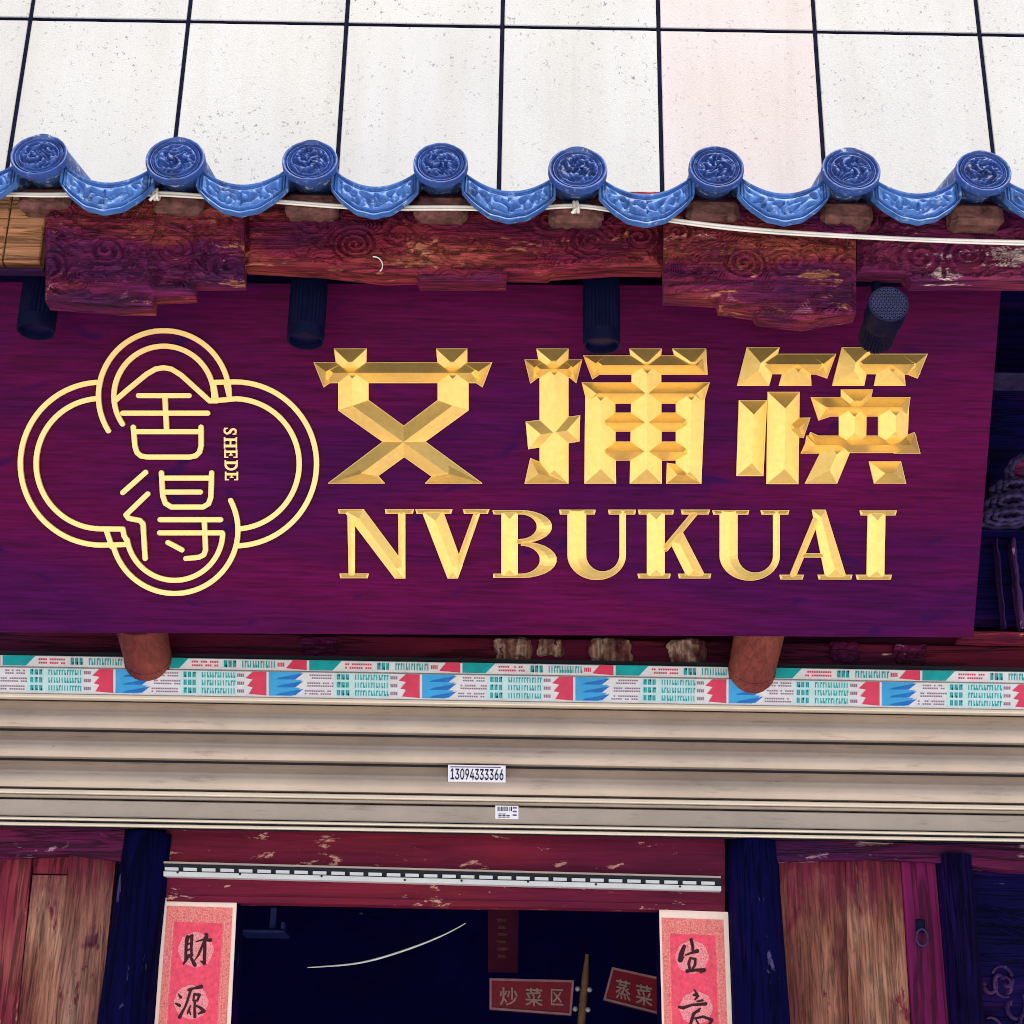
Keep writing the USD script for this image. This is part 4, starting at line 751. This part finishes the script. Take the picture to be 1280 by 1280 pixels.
# ================================================================ couplets
def couplet(corners, chars, cr, sc, lab, edge_w):
    Y = -0.012; fr = vert(Y); t_ = thing('paper_couplet', lab, 'couplet', at(*corners[0], Y), 'red paper couplets on the door jambs')
    (ax0, ay0), (bx0, by0), (bx1, by1), (ax1, ay1) = corners
    def q(s_, r_): # fraction across, pixel row offset from top
        yt_ = ay0 + (by0 - ay0) * s_; f_ = r_ / 160.0
        return (ax0 + (ax1 - ax0) * f_) * (1 - s_) + (bx0 + (bx1 - bx0) * f_) * s_, yt_ + r_
    sh = lambda s0, s1, r0, r1, h0, h1: prism(fr, fr.poly([q(s0, r0), q(s1, r0), q(s1, (r0 + r1) / 2), q(s1, r1), q(s0, r1), q(s0, (r0 + r1) / 2)]), h0, h1)
    h = 0.0008; RB = 330
    obj('paper_sheet', sh(0, 1, 0, RB, -0.004, 0), 'paper_edge', t_)
    l, r_ = edge_w
    obj('patterned_border', sh(l, 1 - r_, 10, RB, 0, h), 'paper_band', t_)
    obj('red_field', sh(l + .12, 1 - r_ - .13, 30, RB, h, 2 * h), 'paper_red', t_)
    for s_ in (l + .095, 1 - r_ - .105): obj('border_line', sh(s_, s_ + .012, 26, RB, h, 2 * h + .0002), 'paper_medallion', t_)
    for strokes, (mx, my, mr) in chars:
        th = np.linspace(0, 2 * np.pi, 30)[:-1]; med = [cr([(mx + mr * math.cos(a_) * (1 + .03 * math.cos(8 * a_)), my + mr * math.sin(a_) * (1 + .03 * math.cos(8 * a_)))])[0] for a_ in th]
        obj('medallion', prism(fr, fr.poly(med), 2 * h, 3 * h), 'paper_medallion', t_)
        ar = unary_union([stroke(fr.poly(cr(s_)), np.array(w_) * 1.35 / sc * 0.00194) for s_, w_ in strokes])
        obj('brush_character', prism(fr, ar, 3 * h, 4 * h), 'ink_black', t_)
ck2, ck3 = crop(190, 1110, 7.53), crop(810, 1120, 8.0)
cai = [([(335, 465), (322, 560), (318, 690)], [30, 22, 20]), ([(378, 450), (372, 560), (375, 640)], [22, 20, 18]), ([(330, 475), (380, 452)], [16, 22]), ([(330, 532), (372, 520)], [14, 14]), ([(328, 588), (372, 575)], [14, 14]), ([(322, 640), (380, 628)], [16, 18]),
       ([(340, 650), (300, 715)], [22, 14]), ([(365, 650), (405, 725)], [18, 28]), ([(420, 505), (480, 488), (550, 492)], [10, 14, 26]), ([(512, 440), (520, 470)], [26, 18]), ([(500, 470), (498, 600), (494, 712), (460, 690)], [22, 24, 24, 8]), ([(490, 510), (440, 630), (405, 680)], [18, 18, 6])]
yuan = [([(250, 1000), (272, 1030)], [8, 20]), ([(225, 1088), (262, 1108)], [12, 22]), ([(262, 1215), (330, 1085)], [26, 8]), ([(345, 960), (400, 945), (465, 930)], [18, 16, 28]), ([(370, 950), (330, 1080), (272, 1215)], [20, 18, 12]),
        ([(400, 1000), (390, 1060)], [16, 14]), ([(400, 1000), (448, 1008), (430, 1062)], [14, 22, 14]), ([(392, 1060), (430, 1060)], [12, 14]), ([(405, 1070), (402, 1140), (405, 1212)], [18, 18, 22]), ([(365, 1110), (345, 1160), (335, 1185)], [10, 18, 8]), ([(350, 1150), (365, 1190)], [10, 12]),
        ([(420, 1110), (460, 1130), (490, 1160), (440, 1185)], [12, 20, 26, 12])]
sheng = [([(362, 505), (335, 570), (322, 640)], [26, 36, 40]), ([(330, 645), (360, 610)], [20, 8]), ([(430, 440), (445, 500), (448, 565)], [26, 24, 20]), ([(375, 592), (420, 575), (492, 552)], [12, 16, 30]), ([(425, 620), (405, 680), (415, 720)], [18, 22, 22]), ([(425, 622), (472, 632), (470, 690), (440, 735)], [14, 20, 20, 16]), ([(390, 752), (470, 742), (560, 742)], [28, 22, 30]), ([(555, 748), (520, 772)], [20, 8])]
yi = [([(462, 940), (488, 980), (452, 992), (500, 1000), (470, 1035)], [10, 20, 14, 18, 14]), ([(312, 1112), (350, 1120), (440, 1090), (575, 1080)], [20, 24, 18, 26]), ([(545, 1045), (490, 1055)], [18, 12]), ([(520, 1125), (455, 1180), (425, 1280), (440, 1330)], [12, 24, 22, 20]), ([(455, 1180), (510, 1150)], [12, 14]),
      ([(470, 1225), (550, 1208), (640, 1240), (610, 1290), (520, 1310), (480, 1240)], [16, 20, 22, 20, 16, 12]), ([(380, 1340), (420, 1390), (520, 1400), (600, 1350)], [20, 22, 22, 12])]
couplet([(205, 1122), (296, 1125), (288, 1285), (193, 1282)], [(cai, (415, 580, 165)), (yuan, (370, 1075, 160))], ck2, 7.53, 'red paper couplet on the left door jamb with a wide pale top edge', (.05, .05))
couplet([(824, 1137), (910, 1140), (916, 1300), (828, 1297)], [(sheng, (440, 610, 165)), (yi, (480, 1120, 165))], ck3, 8.0, 'red paper couplet on the right door jamb with flowing brushed characters', (.03, .07))

# ================================================================ dark room behind the doorway
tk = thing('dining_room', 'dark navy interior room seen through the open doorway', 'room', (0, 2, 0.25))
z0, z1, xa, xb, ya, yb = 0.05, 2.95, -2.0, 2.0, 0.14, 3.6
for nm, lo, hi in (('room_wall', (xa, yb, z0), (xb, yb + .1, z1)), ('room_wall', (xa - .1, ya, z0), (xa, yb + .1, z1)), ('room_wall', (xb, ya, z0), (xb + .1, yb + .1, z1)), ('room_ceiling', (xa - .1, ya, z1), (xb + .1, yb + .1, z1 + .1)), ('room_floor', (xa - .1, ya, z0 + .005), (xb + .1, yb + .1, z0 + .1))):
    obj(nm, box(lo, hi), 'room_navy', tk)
IY = 1.1
GL = {'炒':[[77,73,79,77,85,77,95,56,95,48,88,47,83,61],[35,7,54,13,66,20,77,31,83,44,92,42,82,23,68,11,42,0,39,0],[62,93,72,92,71,30,63,30],[41,45,46,60,48,76,57,75,55,61,49,43,47,42],[3,5,12,19,17,36,18,92,27,92,28,59,30,60,35,76,42,73,42,71,34,52,28,53,27,36,42,19,35,13,25,26,17,8,10,-1],[3,47,8,72,14,72,14,60,11,45]],'菜':[[3,8,23,18,35,27,5,28,5,36,44,36,46,44,41,56,42,61,21,60,30,44,30,42,22,39,13,53,13,56,17,59,10,59,8,67,30,68,28,78,6,78,6,87,28,87,29,94,37,94,38,87,61,87,63,94,71,94,72,87,95,87,95,78,72,78,72,73,82,74,87,67,48,61,55,47,53,44,55,36,96,35,95,28,64,27,72,20,96,11,97,8,92,2,73,9,55,22,54,-1,45,0,44,22,27,9,11,2,8,2],[38,70,62,71,62,78,38,78],[68,42,80,62,89,59,76,38]],'区':[[9,88,93,88,93,79,19,79,18,12,95,12,96,3,9,3],[22,23,48,45,25,67,30,72,32,72,55,53,73,76,81,73,72,58,62,47,84,24,79,18,77,17,56,39,29,17]],'蒸':[[6,78,6,87,27,87,28,93,29,94,36,94,37,87,63,87,64,94,71,94,72,93,73,87,94,87,94,78,73,78,72,71,76,67,76,65,58,54,65,48,78,59,86,56,87,54,83,51,73,43,95,35,92,28,89,27,75,32,55,46,53,33,47,29,78,28,79,20,90,12,96,3,88,-1,73,15,76,20,61,20,69,3,61,0,53,16,58,20,21,20,20,28,37,29,34,37,45,38,45,57,56,63,20,63,20,71,27,71,27,78],[37,72,63,71,63,78,37,78],[35,0,33,17,41,17,44,5,43,1],[3,32,20,40,29,49,8,50,8,57,38,57,42,56,35,43,22,32,11,26,8,26],[4,3,17,19,25,16,13,-1]]}
def glyph(fr, ch, px0, py0, px1, py1, h0, h1, sk=0.0):
    rings = []
    for r_ in GL[ch]:
        a_ = np.array(r_, float).reshape(-1, 2); u_, v_ = a_[:, 0] / 100, a_[:, 1] / 100
        rings.append(fr.poly([(px0 + (px1 - px0) * u + 0, py1 - (py1 - py0) * v + sk * (px1 - px0) * u) for u, v in zip(u_, v_)]))
    m = Manifold.extrude(CrossSection(rings, manifold3d.FillRule.EvenOdd), h1 - h0).translate((0, 0, h0)); return fr.place(m)
def menu(lab, quad, chars, Y, mats):
    fr = vert(Y); t_ = thing('menu_sign', lab, 'sign', at(*quad[3], Y), 'red menu signs inside the doorway'); P = fr.poly(quad); pg = Polygon(P)
    obj('sign_panel', prism(fr, pg, -0.03, 0.0), 'menu_red', t_)
    obj('sign_border', prism(fr, pg.difference(pg.buffer(-0.0065, join_style=2)), 0.0, 0.006), 'menu_edge', t_)
    for ch, b_, sk in chars: obj('sign_character', glyph(fr, ch, *b_, 0.0005, 0.004, sk), 'menu_text', t_)
menu('red three-character sign left of the wooden post in the dark doorway', [(612, 1223), (717.5, 1225.5), (714, 1269.5), (612, 1262)], [('炒', (624, 1232, 648, 1256), .05), ('菜', (656, 1233, 679, 1257), .05), ('区', (687, 1233, 705, 1257), .05)], IY, 0)
menu('tilted red sign of two pale characters hanging right of the post in the dark doorway', [(765, 1209), (824, 1222), (824, 1268), (754, 1250)], [('蒸', (769, 1221, 789, 1247), .22), ('菜', (794, 1227, 816, 1254), .22)], IY, 0)
tp = thing('wooden_post', 'thin yellowish post with bolts standing between the two red menu signs', 'post', at(728, 1280, IY + .02))
a_, b_ = at(734, 1193, IY + .02), at(726, 1285, IY + .02); e_ = b_.copy(); e_[2] = 0.16; e_[0] -= .02
obj('post_shaft', tube([a_, a_ + (b_ - a_) * .2, a_ + (b_ - a_) * .35, b_, e_], [0.006, 0.009, 0.012, 0.013, 0.014], 12), 'post_yellow', tp, smooth=30)
for x, y in ((722, 1236), (737, 1237), (719, 1261), (735, 1262)):
    m = trimesh.creation.icosphere(1, 0.0085); m.apply_translation(at(x, y, IY)); obj('bolt', m, 'aluminium', tp, smooth=True)
th_ = thing('hanging_banner', 'dim dark red vertical banner hanging in the dark doorway above the left menu sign', 'banner', at(628, 1215, IY + .25))
fr = vert(IY + .25); obj('cloth', pprism(fr, [(610, 1136), (648, 1137), (647, 1216), (610, 1215)], -0.006, 0), 'banner_dark', th_)
rg = np.random.default_rng(2)
obj('faded_print', trimesh.util.concatenate([pprism(fr, [(622 + rg.uniform(-3, 3), 1148 + k * 9), (634 + rg.uniform(-3, 3), 1149 + k * 9), (633, 1152 + k * 9), (622, 1152 + k * 9)], 0, .001) for k in range(6)]), 'brush_gold', th_)
# curved pale strip and shelf
CP = spline([at(x, y, 0.5) for x, y in ((384, 1209.5), (420, 1207), (452, 1203), (490, 1193), (530, 1179), (560, 1166), (582, 1154))], 40)
n_ = len(CP); wv = 0.0022 * np.sin(np.linspace(0.12, np.pi - 0.1, n_)) ** 0.7 + 0.0008
p = obj('curved_rod', tube(CP, wv, 8), 'strip_white', smooth=True); tag(stage.GetPrimAtPath(p), 'thin white curved rod hanging in the dark doorway', 'rod')
tsf = thing('wall_shelf', 'dim blue shelf with a small upright object inside the doorway beside the left couplet', 'shelf', at(326, 1166, .9))
obj('shelf_board', box(at(298, 1161, .9), at(355, 1166, .9) + [0, .15, 0], .003), 'shelf_blue', tsf); obj('bracket', box(at(351, 1152, .9), at(355, 1160.8, .9) + [0, .05, 0], .002), 'shelf_blue', tsf); obj('upright_panel', box(at(338, 1134, .92), at(344, 1160.8, .92) + [0, .02, 0], .002), 'shelf_blue', tsf)
p = obj('ceiling_rail', tube(spline([at(x, y, .7) for x, y in ((424, 1134), (436, 1139), (470, 1141.5), (560, 1143))], 24), 0.004, 8), 'column_navy', smooth=True); tag(stage.GetPrimAtPath(p), 'faint dark blue rail just under the lintel inside the doorway', 'rail')

# ================================================================ carved bracket right of the sign
BY = -0.16
tb_ = thing('carved_bracket', 'old carved timber bracket with scrolls on a ledge beyond the right end of the signboard', 'bracket', at(1255, 780, BY))
obj('back_board', box(at(1215, 380, BY + .12), at(2400, 800, BY + .12) + [0, .05, 0]), 'panel_navy', tb_)
obj('thin_ledge', box(at(1232, 465, BY + .02) - [0, 0, 0], at(1480, 472, BY + .02) + [0, .10, 0], .001), 'carve_grey', tb_)
obj('ledge', box(at(1212, 661, BY - .02), at(1480, 668, BY - .02) + [0, .14, 0], .002), 'panel_navy', tb_)
obj('lower_panel', box(at(1205, 668.5, BY + .04), at(1480, 787, BY + .04) + [0, .06, 0], .003), 'panel_navy', tb_)
obj('bottom_strip', box(at(1205, 788, BY), at(1480, 797, BY) + [0, .10, 0], .003), 'carved_red', tb_)
for x, w_ in ((1249, 9), (1270, 14)):
    P0, P1 = at(x, 672, BY), at(x + 6, 785, BY); m = box(P0 - [0.0018 * w_ / 2, 0, 0], P1 + [0.0018 * w_ / 2, .04, 0], .004)
    for _ in range(4): m = m.subdivide()
    m.vertices += .016 * (meshkit.fbm(m.vertices * 30, 3)[:, None] - .5); obj('carved_strip', m, 'carve_flecked', tb_, smooth=50)
for x, y, rx, rz, n_ in ((1258, 648, 40, 9, 3), (1262, 630, 34, 11, 3), (1266, 612, 30, 10, 3), (1274, 588, 18, 16, 2)):
    c = at(x, y, BY - .02); s_ = 0.0019
    for k in range(n_):
        th = np.linspace(0.1, np.pi * 1.9, 40); f_ = 1 - k * .24
        obj('scroll', tube(np.stack([c[0] + s_ * rx * f_ * np.cos(th), c[1] - .022 * np.sin(th) * f_ - .012 * k, c[2] + s_ * rz * f_ * np.sin(th + .3)], 1), (0.0085 - .001 * k) * (1 + .35 * np.sin(9 * th + k)), 8), 'carve_grey', tb_, smooth=True)
m = trimesh.creation.icosphere(3, 0.034); m.vertices *= [1, .8, .9]; m.vertices += .012 * (meshkit.fbm(m.vertices * 60, 3)[:, None] - .5); m.apply_translation(at(1276, 586, BY - .02)); obj('rosette', m, 'carved_worn', tb_, smooth=True)
